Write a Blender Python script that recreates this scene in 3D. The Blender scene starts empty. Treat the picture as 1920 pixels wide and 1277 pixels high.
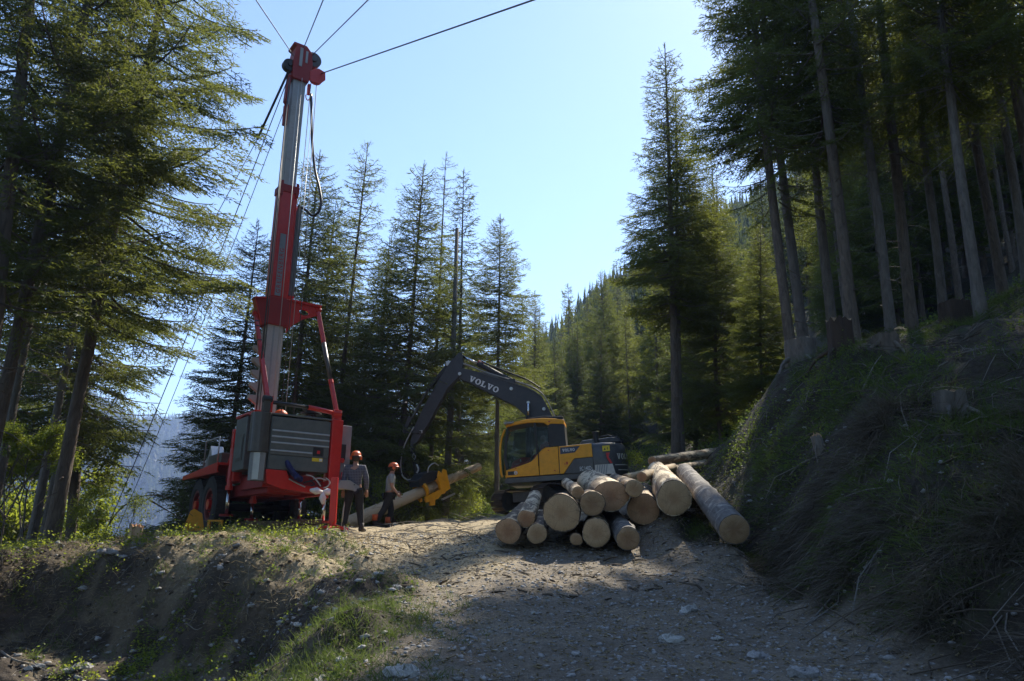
import bpy, math, random
import numpy as np
from mathutils import Vector, Matrix

random.seed(7)
RNG = np.random.default_rng(11)
S = bpy.context.scene
COL = S.collection
rad = math.radians

# ------------------------------------------------------------------ camera, light, exposure
CAM_Z, TILT, FPX = 1.6, rad(14.0), 1470.0
cd = bpy.data.cameras.new('camera')
cd.sensor_width = 36.0
cd.lens = FPX / 1920 * 36
cd.clip_start = 0.05
cd.clip_end = 9000
cam = bpy.data.objects.new('camera', cd)
cam.location = (0, 0, CAM_Z)
cam.rotation_euler = (math.pi / 2 + TILT, 0, 0)
COL.objects.link(cam)
S.camera = cam

SUN_AZ, SUN_EL = rad(28.3), rad(45.0)          # azimuth measured from +Y towards +X
w = bpy.data.worlds.new('World')
S.world = w
w.use_nodes = True
nt = w.node_tree
nt.nodes.clear()
sky = nt.nodes.new('ShaderNodeTexSky')
sky.sky_type = 'NISHITA'
sky.sun_disc = False
sky.sun_elevation = SUN_EL
sky.sun_rotation = SUN_AZ
sky.altitude = 1200
sky.air_density = 1.0
sky.dust_density = 0.4
sky.ozone_density = 2.2
bg = nt.nodes.new('ShaderNodeBackground')
bg.inputs['Strength'].default_value = 0.15
wo = nt.nodes.new('ShaderNodeOutputWorld')
nt.links.new(sky.outputs[0], bg.inputs[0])
nt.links.new(bg.outputs[0], wo.inputs[0])
sun_dir = Vector((math.sin(SUN_AZ) * math.cos(SUN_EL), math.cos(SUN_AZ) * math.cos(SUN_EL), math.sin(SUN_EL)))
sd = bpy.data.lights.new('sun', 'SUN')
sd.energy = 5.0
sd.angle = rad(0.53)
sd.color = (1.0, 0.925, 0.79)
sun = bpy.data.objects.new('sun', sd)
sun.rotation_euler = sun_dir.to_track_quat('Z', 'Y').to_euler()
sun.location = (20, 40, 60)
COL.objects.link(sun)
S.view_settings.view_transform = 'Standard'
S.view_settings.look = 'None'
S.view_settings.gamma = 1.0
S.view_settings.exposure = 0.9
S.view_settings.use_curve_mapping = False
S.render.engine = 'CYCLES'
S.cycles.use_denoising = True
S.cycles.max_bounces = 6
S.cycles.diffuse_bounces = 3
S.cycles.glossy_bounces = 3
S.cycles.transmission_bounces = 4
S.cycles.transparent_max_bounces = 8
S.cycles.volume_bounces = 0
S.cycles.caustics_reflective = False
S.cycles.caustics_refractive = False

# ------------------------------------------------------------------ helpers
_F = np.array([0, math.cos(TILT), math.sin(TILT)])
_U = np.array([0, -math.sin(TILT), math.cos(TILT)])
_R = np.array([1.0, 0, 0])


def P(px, py, Y):
    """world point at depth Y (metres along +Y) seen at photo pixel (px, py): used to survey the site"""
    d = _F + _R * (px - 960) / FPX + _U * (638.5 - py) / FPX
    return np.array([0, 0, CAM_Z]) + d * (Y / d[1])


def tag(o, label=None, cat=None, group=None, kind=None):
    if label: o['label'] = label
    if cat: o['category'] = cat
    if group: o['group'] = group
    if kind: o['kind'] = kind
    return o


def mesh_np(name, co, faces, nper):
    """fast mesh: co (N,3), faces flat loop indices, nper = vertices per face (int) or list"""
    me = bpy.data.meshes.new(name)
    co = np.ascontiguousarray(co, dtype=np.float32)
    faces = np.ascontiguousarray(faces, dtype=np.int32).ravel()
    me.vertices.add(len(co))
    me.vertices.foreach_set('co', co.ravel())
    me.loops.add(len(faces))
    me.loops.foreach_set('vertex_index', faces)
    nf = len(faces) // nper
    me.polygons.add(nf)
    me.polygons.foreach_set('loop_start', np.arange(nf, dtype=np.int32) * nper)
    me.polygons.foreach_set('loop_total', np.full(nf, nper, dtype=np.int32))
    me.update(calc_edges=True)
    return me


def link(name, me, mats=None, parent=None, smooth=False):
    o = bpy.data.objects.new(name, me)
    COL.objects.link(o)
    if mats:
        for m in (mats if isinstance(mats, (list, tuple)) else [mats]):
            me.materials.append(m)
    if parent: o.parent = parent
    if smooth:
        me.polygons.foreach_set('use_smooth', np.ones(len(me.polygons), dtype=bool))
    return o


def empty(name, M):
    o = bpy.data.objects.new(name, None)
    o.empty_display_size = 0.2
    COL.objects.link(o)
    o.matrix_world = M if isinstance(M, Matrix) else Matrix.Translation(Vector(M))
    return o


class MB:
    """collects simple shapes into one mesh"""
    def __init__(s):
        s.v, s.f = [], []

    def add(s, vs, fs):
        n = len(s.v)
        s.v += [tuple(float(c) for c in p) for p in vs]
        s.f += [tuple(n + i for i in f) for f in fs]
        return s

    def box(s, a, b):
        (x0, y0, z0), (x1, y1, z1) = a, b
        return s.add([(x0, y0, z0), (x1, y0, z0), (x1, y1, z0), (x0, y1, z0), (x0, y0, z1), (x1, y0, z1), (x1, y1, z1), (x0, y1, z1)],
                     [(0, 3, 2, 1), (4, 5, 6, 7), (0, 1, 5, 4), (1, 2, 6, 5), (2, 3, 7, 6), (3, 0, 4, 7)])

    def prism(s, poly, axis, a, b):
        """poly of 2D points; axis 0: (y,z) swept along x; 1: (x,z) along y; 2: (x,y) along z"""
        def mk(p, t):
            return (t, p[0], p[1]) if axis == 0 else (p[0], t, p[1]) if axis == 1 else (p[0], p[1], t)
        n = len(poly)
        vs = [mk(p, a) for p in poly] + [mk(p, b) for p in poly]
        fs = [tuple(range(n))[::-1], tuple(range(n, 2 * n))] + [(i, (i + 1) % n, n + (i + 1) % n, n + i) for i in range(n)]
        return s.add(vs, fs)

    def tube(s, pts, r, n=10, cap=True, sq=False):
        pts = [Vector(p) for p in pts]
        if not isinstance(r, (list, tuple)): r = [r] * len(pts)
        vs, fs = [], []
        up = None
        for i, p in enumerate(pts):
            d = (pts[min(i + 1, len(pts) - 1)] - pts[max(i - 1, 0)]).normalized()
            if up is None:
                up = Vector((0, 0, 1)) if abs(d.z) < 0.9 else Vector((0, 1, 0))
            a = d.cross(up)
            if a.length < 1e-6: a = d.cross(Vector((1, 0, 0)))
            a.normalize()
            bb = a.cross(d).normalized()
            up = bb
            for k in range(n):
                t = 2 * math.pi * (k + (0.5 if sq else 0)) / n
                vs.append(p + a * math.cos(t) * r[i] + bb * math.sin(t) * r[i])
        for i in range(len(pts) - 1):
            for k in range(n):
                a0, a1 = i * n + k, i * n + (k + 1) % n
                fs.append((a0, a0 + n, a1 + n, a1))
        if cap:
            fs.append(tuple(range(n)))
            fs.append(tuple(range((len(pts) - 1) * n, len(pts) * n))[::-1])
        return s.add(vs, fs)

    def cyl(s, a, b, r, n=16):
        return s.tube([a, b], r, n)

    def ball(s, c, r, sc=(1, 1, 1), n=10, m=7):
        vs, fs = [], []
        for i in range(m + 1):
            ph = math.pi * i / m
            for k in range(n):
                t = 2 * math.pi * k / n
                vs.append((c[0] + r * sc[0] * math.sin(ph) * math.cos(t), c[1] + r * sc[1] * math.sin(ph) * math.sin(t), c[2] + r * sc[2] * math.cos(ph)))
        for i in range(m):
            for k in range(n):
                fs.append((i * n + k, (i + 1) * n + k, (i + 1) * n + (k + 1) % n, i * n + (k + 1) % n))
        return s.add(vs, fs)

    def build(s, name, m, parent=None, bevel=0.0, smooth=False, seg=2):
        me = bpy.data.meshes.new(name)
        me.from_pydata(s.v, [], s.f)
        me.update()
        o = link(name, me, m, parent, smooth)
        if bevel:
            b = o.modifiers.new('bevel', 'BEVEL')
            b.width = bevel
            b.segments = seg
            b.limit_method = 'ANGLE'
            b.angle_limit = rad(40)
        return o


# ------------------------------------------------------------------ value noise for shapes
def _hash(ix, iy, seed):
    h = (ix.astype(np.int64) * 374761393 + iy.astype(np.int64) * 668265263 + seed * 1274126177) & 0x7fffffff
    h = ((h ^ (h >> 13)) * 1274126177) & 0x7fffffff
    return ((h ^ (h >> 16)) & 0xffff) / 65535.0


def vnoise(x, y, seed=0):
    ix, iy = np.floor(x), np.floor(y)
    fx, fy = x - ix, y - iy
    fx, fy = fx * fx * (3 - 2 * fx), fy * fy * (3 - 2 * fy)
    a, b = _hash(ix, iy, seed), _hash(ix + 1, iy, seed)
    c, d = _hash(ix, iy + 1, seed), _hash(ix + 1, iy + 1, seed)
    return (a * (1 - fx) + b * fx) * (1 - fy) + (c * (1 - fx) + d * fx) * fy - 0.5


def fbm(x, y, sc, octs=4, seed=0, gain=0.5):
    r, a = 0, 1.0
    for i in range(octs):
        r = r + a * vnoise(x / sc + 17.3 * i, y / sc - 9.1 * i, seed + i)
        a *= gain
        sc /= 2.03
    return r


# ------------------------------------------------------------------ materials
class N:
    def __init__(s, name):
        s.m = bpy.data.materials.new(name)
        s.m.use_nodes = True
        s.t = s.m.node_tree
        s.t.nodes.clear()
        s.out = s.t.nodes.new('ShaderNodeOutputMaterial')

    def n(s, typ, **kw):
        nd = s.t.nodes.new(typ)
        for k, v in kw.items():
            if k.startswith('i_'):
                nd.inputs[k[2:].replace('_', ' ')].default_value = v
            elif isinstance(k, str) and k.startswith('x'):
                nd.inputs[int(k[1:])].default_value = v
            else:
                setattr(nd, k, v)
        return nd

    def l(s, a, b):
        s.t.links.new(a, b)

    def ramp(s, src, stops, interp='LINEAR'):
        r = s.n('ShaderNodeValToRGB')
        r.color_ramp.interpolation = interp
        e = r.color_ramp.elements
        while len(e) > 1: e.remove(e[-1])
        e[0].position, e[0].color = stops[0][0], (*stops[0][1], 1)
        for p, c in stops[1:]:
            q = e.new(p)
            q.color = (*c, 1)
        s.l(src, r.inputs[0])
        return r.outputs[0]

    def noise(s, scale, detail=4, rough=0.6, vec=None, out=0, dist=0.0):
        nz = s.n('ShaderNodeTexNoise')
        nz.inputs['Scale'].default_value = scale
        nz.inputs['Detail'].default_value = detail
        nz.inputs['Roughness'].default_value = rough
        nz.inputs['Distortion'].default_value = dist
        if vec is not None: s.l(vec, nz.inputs['Vector'])
        return nz.outputs[out]

    def coord(s, which='Object', scale=None):
        tc = s.n('ShaderNodeTexCoord').outputs[which]
        if scale:
            mp = s.n('ShaderNodeMapping')
            mp.inputs['Scale'].default_value = scale
            s.l(tc, mp.inputs[0])
            return mp.outputs[0]
        return tc

    def mix(s, fac, a, b, mode='MIX'):
        mx = s.n('ShaderNodeMix', data_type='RGBA', blend_type=mode)
        for src, i in ((fac, 0), (a, 6), (b, 7)):
            if isinstance(src, (int, float)): mx.inputs[i].default_value = src
            elif isinstance(src, tuple): mx.inputs[i].default_value = (*src, 1)
            else: s.l(src, mx.inputs[i])
        return mx.outputs[2]

    def bump(s, h, strength=0.4, dist=0.02, nrm=None):
        b = s.n('ShaderNodeBump')
        b.inputs['Strength'].default_value = strength
        b.inputs['Distance'].default_value = dist
        s.l(h, b.inputs['Height'])
        if nrm is not None: s.l(nrm, b.inputs['Normal'])
        return b.outputs[0]

    def pbr(s, col, rough=0.7, metal=0.0, nrm=None, coat=0.0, **kw):
        p = s.n('ShaderNodeBsdfPrincipled')
        if isinstance(col, tuple): p.inputs['Base Color'].default_value = (*col, 1)
        else: s.l(col, p.inputs['Base Color'])
        if isinstance(rough, (int, float)): p.inputs['Roughness'].default_value = rough
        else: s.l(rough, p.inputs['Roughness'])
        p.inputs['Metallic'].default_value = metal
        p.inputs['Coat Weight'].default_value = coat
        for k, v in kw.items(): p.inputs[k].default_value = v
        if nrm is not None: s.l(nrm, p.inputs['Normal'])
        s.l(p.outputs[0], s.out.inputs[0])
        return s.m


def paint(name, col, rough=0.45, metal=0.0, dirt=(0.10, 0.085, 0.065), amount=0.5, coat=0.0, sc=6.0):
    """painted metal with dust and scuffs"""
    k = N(name)
    c = k.coord('Object')
    n1 = k.noise(sc, 6, 0.65, c)
    n2 = k.noise(sc * 7, 3, 0.6, c)
    var = k.mix(k.ramp(n1, [(0.35, (0, 0, 0)), (0.7, (1, 1, 1))]), tuple(x * 0.82 for x in col), tuple(min(1, x * 1.08) for x in col))
    m = k.n('ShaderNodeMath', operation='MULTIPLY')
    k.l(k.ramp(n1, [(0.48, (0, 0, 0)), (0.75, (1, 1, 1))]), m.inputs[0])
    k.l(k.ramp(n2, [(0.4, (0.3, 0.3, 0.3)), (0.7, (1, 1, 1))]), m.inputs[1])
    m2 = k.n('ShaderNodeMath', operation='MULTIPLY')
    k.l(m.outputs[0], m2.inputs[0])
    m2.inputs[1].default_value = amount
    base = k.mix(m2.outputs[0], var, dirt)
    rr = k.n('ShaderNodeMapRange')
    k.l(n1, rr.inputs[0])
    rr.inputs[3].default_value = max(0.05, rough - 0.12)
    rr.inputs[4].default_value = min(1, rough + 0.2)
    return k.pbr(base, rr.outputs[0], metal, k.bump(n2, 0.08, 0.004), coat)


def foliage_mat(name, c1, c2, tr, trw=0.45, rough=0.6):
    k = N(name)
    oi = k.n('ShaderNodeObjectInfo')
    g = k.noise(0.55, 3, 0.6, k.coord('Object'))
    f = k.n('ShaderNodeMath', operation='ADD')
    k.l(k.ramp(g, [(0.35, (0, 0, 0)), (0.65, (1, 1, 1))]), f.inputs[0])
    k.l(oi.outputs['Random'], f.inputs[1])
    f2 = k.n('ShaderNodeMath', operation='MULTIPLY')
    k.l(f.outputs[0], f2.inputs[0])
    f2.inputs[1].default_value = 0.5
    colr = k.mix(f2.outputs[0], c1, c2)
    d = k.n('ShaderNodeBsdfPrincipled')
    d.inputs['Roughness'].default_value = rough
    d.inputs['Specular IOR Level'].default_value = 0.35
    k.l(colr, d.inputs['Base Color'])
    t = k.n('ShaderNodeBsdfTranslucent')
    tc = k.mix(f2.outputs[0], tuple(x * 0.75 for x in tr), tr)
    k.l(tc, t.inputs[0])
    mx = k.n('ShaderNodeMixShader')
    mx.inputs[0].default_value = trw
    k.l(d.outputs[0], mx.inputs[1])
    k.l(t.outputs[0], mx.inputs[2])
    k.l(mx.outputs[0], k.out.inputs[0])
    return k.m


def simple(name, col, rough=0.7, metal=0.0, **kw):
    k = N(name)
    n1 = k.noise(9, 4, 0.6, k.coord('Object'))
    c = k.mix(k.ramp(n1, [(0.3, (0, 0, 0)), (0.7, (1, 1, 1))]), tuple(x * 0.75 for x in col), col)
    return k.pbr(c, rough, metal, **kw)


M = {}
M['spruce'] = foliage_mat('spruce needles', (0.055, 0.075, 0.020), (0.095, 0.115, 0.028), (0.26, 0.29, 0.05), 0.45)
M['spruce_dark'] = foliage_mat('dark spruce needles', (0.038, 0.055, 0.022), (0.065, 0.085, 0.028), (0.16, 0.20, 0.04), 0.42)
M['fir'] = foliage_mat('fir needles', (0.055, 0.080, 0.026), (0.10, 0.125, 0.036), (0.27, 0.31, 0.06), 0.45)
M['leaf'] = foliage_mat('broad leaves', (0.10, 0.14, 0.02), (0.16, 0.19, 0.03), (0.40, 0.46, 0.05), 0.55)
M['herb'] = foliage_mat('herb leaves', (0.05, 0.085, 0.02), (0.09, 0.13, 0.03), (0.24, 0.32, 0.05), 0.5)
M['grass'] = foliage_mat('green grass', (0.05, 0.085, 0.02), (0.10, 0.13, 0.035), (0.18, 0.25, 0.05), 0.45)
M['straw'] = foliage_mat('dry grass', (0.26, 0.20, 0.11), (0.42, 0.34, 0.20), (0.28, 0.22, 0.11), 0.35)
M['oldgrass'] = foliage_mat('old grass', (0.075, 0.063, 0.045), (0.16, 0.135, 0.10), (0.10, 0.08, 0.05), 0.25)
M['moss'] = foliage_mat('moss', (0.035, 0.05, 0.012), (0.08, 0.09, 0.02), (0.14, 0.15, 0.03), 0.35)


def bark(name, c1, c2, c3, sc=(9, 9, 2.2)):
    k = N(name)
    c = k.coord('Object', sc)
    n1 = k.noise(1.0, 6, 0.7, c, dist=0.6)
    n2 = k.noise(0.35, 3, 0.5, k.coord('Object'))
    vo = k.n('ShaderNodeTexVoronoi', feature='DISTANCE_TO_EDGE')
    k.l(c, vo.inputs['Vector'])
    vo.inputs['Scale'].default_value = 1.6
    col = k.mix(k.ramp(n1, [(0.3, (0, 0, 0)), (0.7, (1, 1, 1))]), c1, c2)
    col = k.mix(k.ramp(n2, [(0.5, (0, 0, 0)), (0.7, (1, 1, 1))]), col, c3)
    h = k.n('ShaderNodeMath', operation='ADD')
    k.l(n1, h.inputs[0])
    k.l(vo.outputs['Distance'], h.inputs[1])
    return k.pbr(col, 0.9, 0, k.bump(h.outputs[0], 0.9, 0.03))


M['bark'] = bark('spruce bark', (0.065, 0.050, 0.038), (0.19, 0.148, 0.11), (0.15, 0.14, 0.115))
M['bark_grey'] = bark('grey bark', (0.085, 0.075, 0.062), (0.21, 0.18, 0.15), (0.16, 0.16, 0.14))
M['dead'] = bark('dead wood', (0.14, 0.12, 0.10), (0.28, 0.25, 0.21), (0.20, 0.19, 0.17))
M['twig'] = simple('twigs', (0.11, 0.085, 0.06), 0.9)
# ------------------------------------------------------------------ terrain
_ctrl_px = [
    # road
    (700, 1277, 7.0, None), (1000, 1277, 7.0, None), (1300, 1277, 7.0, None), (1600, 1277, 7.0, None),
    (800, 1140, 10, None), (1000, 1140, 10, None), (1300, 1145, 10, None), (1560, 1135, 9.6, None),
    (760, 1066, 13, None), (1000, 1064, 13, None), (1250, 1060, 13.2, None),
    (930, 1024, 15, None), (1040, 1024, 15, None), (1180, 1022, 14.9, None),
    (650, 1005, 17.3, None), (500, 1004, 17.3, None), (760, 1003, 17.6, None), (850, 1000, 18, None),
    (600, 990, 20, None), (725, 988, 22, None), (835, 974, 22, None), (930, 970, 23.5, None), (1010, 962, 24, None),
    # bank beside the road on the right
    (1870, 1258, 7.2, None), (1650, 1165, 8.7, None), (1500, 1085, 11.6, None), (1415, 1038, 13.0, None), (1377, 1027, 12.9, None),
    (1300, 1000, 15.2, None), (1264, 968, 15.4, None), (1206, 986, 15.6, None), (1330, 905, 18, None),
    (1700, 1010, 9.0, None), (1700, 860, 10.5, None), (1700, 730, 13, None), (1700, 640, 16, None),
    (1900, 1080, 7.7, None), (1900, 900, 9.3, None), (1900, 720, 12, None), (1900, 560, 15.5, None),
    (1560, 960, 11, None), (1560, 830, 13.2, None), (1560, 700, 16, None), (1600, 655, 17.5, None),
    (1450, 900, 14, None), (1450, 780, 16, None), (1465, 705, 17.5, None), (1380, 830, 17.5, None), (1350, 855, 18.5, None),
    # left bank: crest, steep face, foot
    (0, 1065, 14.6, None), (0, 1135, 14.1, None), (0, 1277, 12.0, None), (90, 1040, 15.2, None), (95, 1062, 14.8, None), (95, 1155, 14.1, None), (95, 1277, 12.0, None),
    (200, 1030, 15.4, None), (200, 1046, 14.5, None), (200, 1190, 13.4, None), (200, 1277, 11.8, None), (300, 1022, 15.6, None), (300, 1046, 14.2, None), (300, 1205, 13.1, None), (300, 1277, 11.7, None),
    (250, 1014, 16.6, None), (390, 1010, 16.2, None), (400, 1074, 13.3, None), (400, 1215, 12.35, None), (400, 1277, 11.0, None),
    (480, 1085, 12.7, None), (480, 1225, 11.8, None), (500, 1277, 10.0, None), (560, 1120, 11.5, None), (600, 1180, 9.4, None), (600, 1277, 7.4, None), (640, 1110, 11.3, None),
    (-200, 1120, 14.3, None), (-200, 1277, 12.2, None),
    # hill on the right, further back
    (1030, 690, 190, None), (1170, 610, 200, None), (1350, 470, 200, None), (1600, 320, 190, None), (1920, 180, 170, None),
    (2300, 60, 140, None), (950, 800, 180, None),
]
_ctrl_w = [
    (0, 0, 0), (-1.5, 0, 0), (3.0, 0, 0), (0, 4, .2), (3, 4, .22), (-1.3, 4, .15), (0, -8, -.4), (3, -8, -.35), (0, -30, -2), (7, 1, 2.6), (6, 4, 1.9),
    (10, 4, 5.0), (10, -4, 4.4), (14, 0, 7), (20, 8, 11), (-4, 2, -1.6), (-5, 5, -1.5), (-8, 4, -3), (-12, 6, -3.5), (-20, 0, -9), (-14, -10, -8),
    (20, -20, 9), (60, -20, 32), (-60, -20, -32), (0, -80, -5), (40, 10, 22),
    (-7.4, 20, 1.66), (-8.2, 21.2, 1.6), (-9.2, 22.5, 1.45), (-6, 21, 1.72), (-9.3, 19.5, 1.45), (-6.6, 18.6, 1.66), (5, 26, 3.0), (2, 30, 2.9), (9, 26, 5.6), (13, 22, 7.2), (18, 20, 9.6), (3, 45, 4.0), (14, 40, 8.5), (25, 40, 15), (40, 40, 24), (60, 60, 38),
    (0, 60, 5.5), (20, 70, 17), (5, 100, 14), (40, 110, 38),
    (-2, 28, 1.6), (-6, 25, 1.2), (-4, 40, -1.0), (-10, 21, .9), (-12, 26, -2.5), (-20, 24, -7), (-17, 18, -2.6), (-20, 40, -14), (-8, 60, -10),
    (-40, 60, -36), (-10, 110, -20), (-60, 120, -60), (-40, 20, -20), (-100, 60, -60), (60, 270, 40), (160, 150, 95), (0, 280, -20),
    (-100, 300, -110), (-300, 300, -150), (0, 600, -140), (-400, 700, -160), (-900, 500, -160), (400, 600, -60), (500, 200, 160),
]


def _warp(x, y):
    r = np.hypot(x, y) + 1e-6
    a = np.arctan2(x, y)
    L = np.log1p(r / 4.0)
    return np.stack([L * np.sin(a), L * np.cos(a)], -1), r


_cp = np.array([P(a, b, c) for a, b, c, _ in _ctrl_px] + [list(map(float, t)) for t in _ctrl_w])
_cw, _cr = _warp(_cp[:, 0], _cp[:, 1])
_D = np.sqrt(((_cw[:, None] - _cw[None]) ** 2).sum(-1) + 1e-4)
_A = np.block([[_D + np.eye(len(_cp)) * 0.004, np.ones((len(_cp), 1))], [np.ones((1, len(_cp))), np.zeros((1, 1))]])
_sol = np.linalg.solve(_A, np.concatenate([_cp[:, 2] / (_cr + 3), [0]]))


def sst(a, b, x):
    t = np.clip((x - a) / (b - a), 0, 1)
    return t * t * (3 - 2 * t)


_ly = np.array([-10, 3, 7, 10, 14, 16, 18, 22, 26, 34])
_lx = np.array([-1.4, -1.3, -1.35, -1.7, -2.6, -4.3, -5.6, -5.8, -4.5, -2.5])
_ry = np.array([-10, 3, 7, 8.7, 11.6, 13, 15.4, 18, 24, 34])
_rx = np.array([3.4, 3.9, 4.4, 4.0, 4.1, 3.7, 3.0, 3.5, 4.5, 5.0])


def road_mask(x, y):
    n = fbm(x, y, 1.3, 3, 5) * 0.9
    l = np.interp(y, _ly, _lx) + n
    r = np.interp(y, _ry, _rx) + n * 0.6
    return sst(0, 0.8, x - l) * sst(0, 0.5, r - x) * (1 - sst(26, 36, y))


def base_H(x, y):
    sh = np.shape(x)
    x, y = np.ravel(np.asarray(x, float)), np.ravel(np.asarray(y, float))
    out = np.empty(len(x))
    for i in range(0, len(x), 40000):
        q, r = _warp(x[i:i + 40000], y[i:i + 40000])
        d = np.sqrt(((q[:, None] - _cw[None]) ** 2).sum(-1) + 1e-4)
        out[i:i + 40000] = (d @ _sol[:-1] + _sol[-1]) * (r + 3)
    # far valley side and ridge
    rr = np.hypot(x, y)
    a = np.degrees(np.arctan2(x, y))
    far = sst(500, 1500, rr)
    ridge = np.interp(a, [-180, -60, -36, -30, -25.5, -22, -17, -8, 20, 180], [60, 225, 228, 222, 178, 200, 220, 190, 120, 60])
    prof = np.interp(rr, [0, 560, 1500, 2300, 4000], [-160, -160, 1.0, 0.6, 0.5])
    t = sst(560, 1560, rr) ** 0.8
    fz = -160 + t * (ridge + 160) + fbm(x, y, 260, 5, 3) * 70 * sst(600, 1100, rr)
    wgt = sst(420, 640, rr)
    out = out * (1 - wgt) + fz * wgt
    return out.reshape(sh)


def H(x, y):
    x, y = np.asarray(x, float), np.asarray(y, float)
    z = base_H(x, y)
    rm = road_mask(x, y)
    d = np.hypot(x, y)
    off = 1 - rm
    near = 1 - sst(30, 70, d)
    z = z + rm * (fbm(x, y, 1.6, 4, 21) * 0.06 + fbm(x, y, 0.35, 3, 22) * 0.022) * near
    xc = np.interp(y, [0, 6, 14, 20, 26], [1.2, 1.1, -.6, -2.2, -2.4]) + fbm(y, y * 0 + 3.3, 5, 2, 91) * .5
    for o_ in (-.95, .95): z = z - rm * near * .055 * np.exp(-((x - xc - o_) / .22) ** 2)
    z = z + rm * near * .02 * np.exp(-((x - xc) / .5) ** 2)
    flat = sst(15.0, 16.6, y) * sst(-10.5, -9, x) * (1 - sst(24, 26, y))
    left = (x < 1) * off * near * (1 - .85 * flat)
    z = z + left * (fbm(x, y, 1.5, 5, 31, 0.6) * 0.36 + np.abs(fbm(x, y, 0.8, 3, 33)) * 0.22 - 0.04)
    z = z + sst(1, 2.5, x) * off * near * (fbm(x, y, 1.7, 4, 41, 0.55) * 0.45 + np.abs(fbm(x, y, 0.9, 3, 43)) * 0.3 - .05)
    z = z + sst(40, 120, d) * fbm(x, y, 25, 4, 51) * 3.5
    return z


def Hs(x, y):
    return float(H(np.array([x]), np.array([y]))[0])


def Hn(x, y, e=0.12):
    """unit normals of the ground"""
    hx = (base_H(x + e, y) - base_H(x - e, y)) / (2 * e)
    hy = (base_H(x, y + e) - base_H(x, y - e)) / (2 * e)
    n = np.stack([-hx, -hy, np.ones_like(hx)], -1)
    return n / np.linalg.norm(n, axis=-1, keepdims=True)


# ground material: stony road, soil, moss and needle litter mixed by painted-in-code masks of the place and its sunlit strip
def ground_mat():
    k = N('ground')
    c = k.coord('Object')
    at = k.n('ShaderNodeAttribute', attribute_name='zone')
    sep = k.n('ShaderNodeSeparateColor')
    k.l(at.outputs['Color'], sep.inputs[0])
    fine = k.noise(26, 6, 0.7, c)
    mid = k.noise(3.2, 6, 0.62, c)
    big = k.noise(0.55, 4, 0.55, c)
    vo = k.n('ShaderNodeTexVoronoi')
    vo.inputs['Scale'].default_value = 24
    vo.inputs['Randomness'].default_value = 1
    k.l(c, vo.inputs['Vector'])
    vo2 = k.n('ShaderNodeTexVoronoi')
    vo2.inputs['Scale'].default_value = 7.5
    k.l(c, vo2.inputs['Vector'])
    # road gravel
    g = k.ramp(fine, [(0.3, (0.064, 0.051, 0.037)), (0.5, (0.145, 0.118, 0.086)), (0.72, (0.29, 0.245, 0.185))])
    g2 = k.ramp(mid, [(0.35, (0.105, 0.078, 0.050)), (0.65, (0.22, 0.185, 0.14))])
    g = k.mix(0.45, g, g2)
    spk = k.ramp(vo.outputs['Distance'], [(0.12, (1, 1, 1)), (0.3, (0, 0, 0))])
    g = k.mix(k.mix(1.0, spk, k.ramp(mid, [(0.45, (0, 0, 0)), (0.62, (0.8, 0.8, 0.8))]), 'MULTIPLY'), g, (0.34, 0.315, 0.28))
    straw = k.ramp(k.noise(40, 4, 0.7, k.coord('Object', (1, 0.35, 1))), [(0.5, (0, 0, 0)), (0.62, (1, 1, 1))])
    g = k.mix(k.mix(1.0, straw, k.ramp(big, [(0.42, (0, 0, 0)), (0.6, (0.7, 0.7, 0.7))]), 'MULTIPLY'), g, (0.33, 0.26, 0.16))
    # sunny dry verge with chips and straw, albedo raised to imitate sunlight
    v = k.ramp(fine, [(0.3, (0.20, 0.15, 0.09)), (0.55, (0.38, 0.30, 0.18)), (0.75, (0.54, 0.45, 0.29))])
    v = k.mix(straw, v, (0.45, 0.37, 0.22))
    # soil
    s_ = k.ramp(mid, [(0.3, (0.018, 0.013, 0.009)), (0.55, (0.048, 0.034, 0.022)), (0.75, (0.11, 0.08, 0.055))])
    s_ = k.mix(k.ramp(fine, [(0.55, (0, 0, 0)), (0.7, (0.6, 0.6, 0.6))]), s_, (0.16, 0.125, 0.085))
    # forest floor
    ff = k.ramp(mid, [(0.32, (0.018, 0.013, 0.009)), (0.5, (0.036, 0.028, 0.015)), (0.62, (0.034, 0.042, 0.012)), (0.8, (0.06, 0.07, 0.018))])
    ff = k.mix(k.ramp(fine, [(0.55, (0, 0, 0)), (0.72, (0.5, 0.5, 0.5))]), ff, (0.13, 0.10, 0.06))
    # far forest
    fr = k.ramp(k.noise(0.05, 6, 0.75, c), [(0.35, (0.020, 0.030, 0.014)), (0.6, (0.045, 0.060, 0.024)), (0.75, (0.09, 0.10, 0.05))])
    bare = k.mix(k.ramp(k.noise(0.004, 5, 0.6, c), [(0.55, (0, 0, 0)), (0.62, (1, 1, 1))]), fr, (0.16, 0.14, 0.10))
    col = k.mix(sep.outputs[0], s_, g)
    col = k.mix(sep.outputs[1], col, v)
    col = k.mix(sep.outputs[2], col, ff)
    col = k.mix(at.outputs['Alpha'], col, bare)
    h = k.n('ShaderNodeMath', operation='ADD')
    k.l(fine, h.inputs[0])
    k.l(k.ramp(vo2.outputs['Distance'], [(0.0, (1, 1, 1)), (0.5, (0, 0, 0))]), h.inputs[1])
    return k.pbr(col, 0.92, 0, k.bump(h.outputs[0], 0.7, 0.04))


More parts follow.
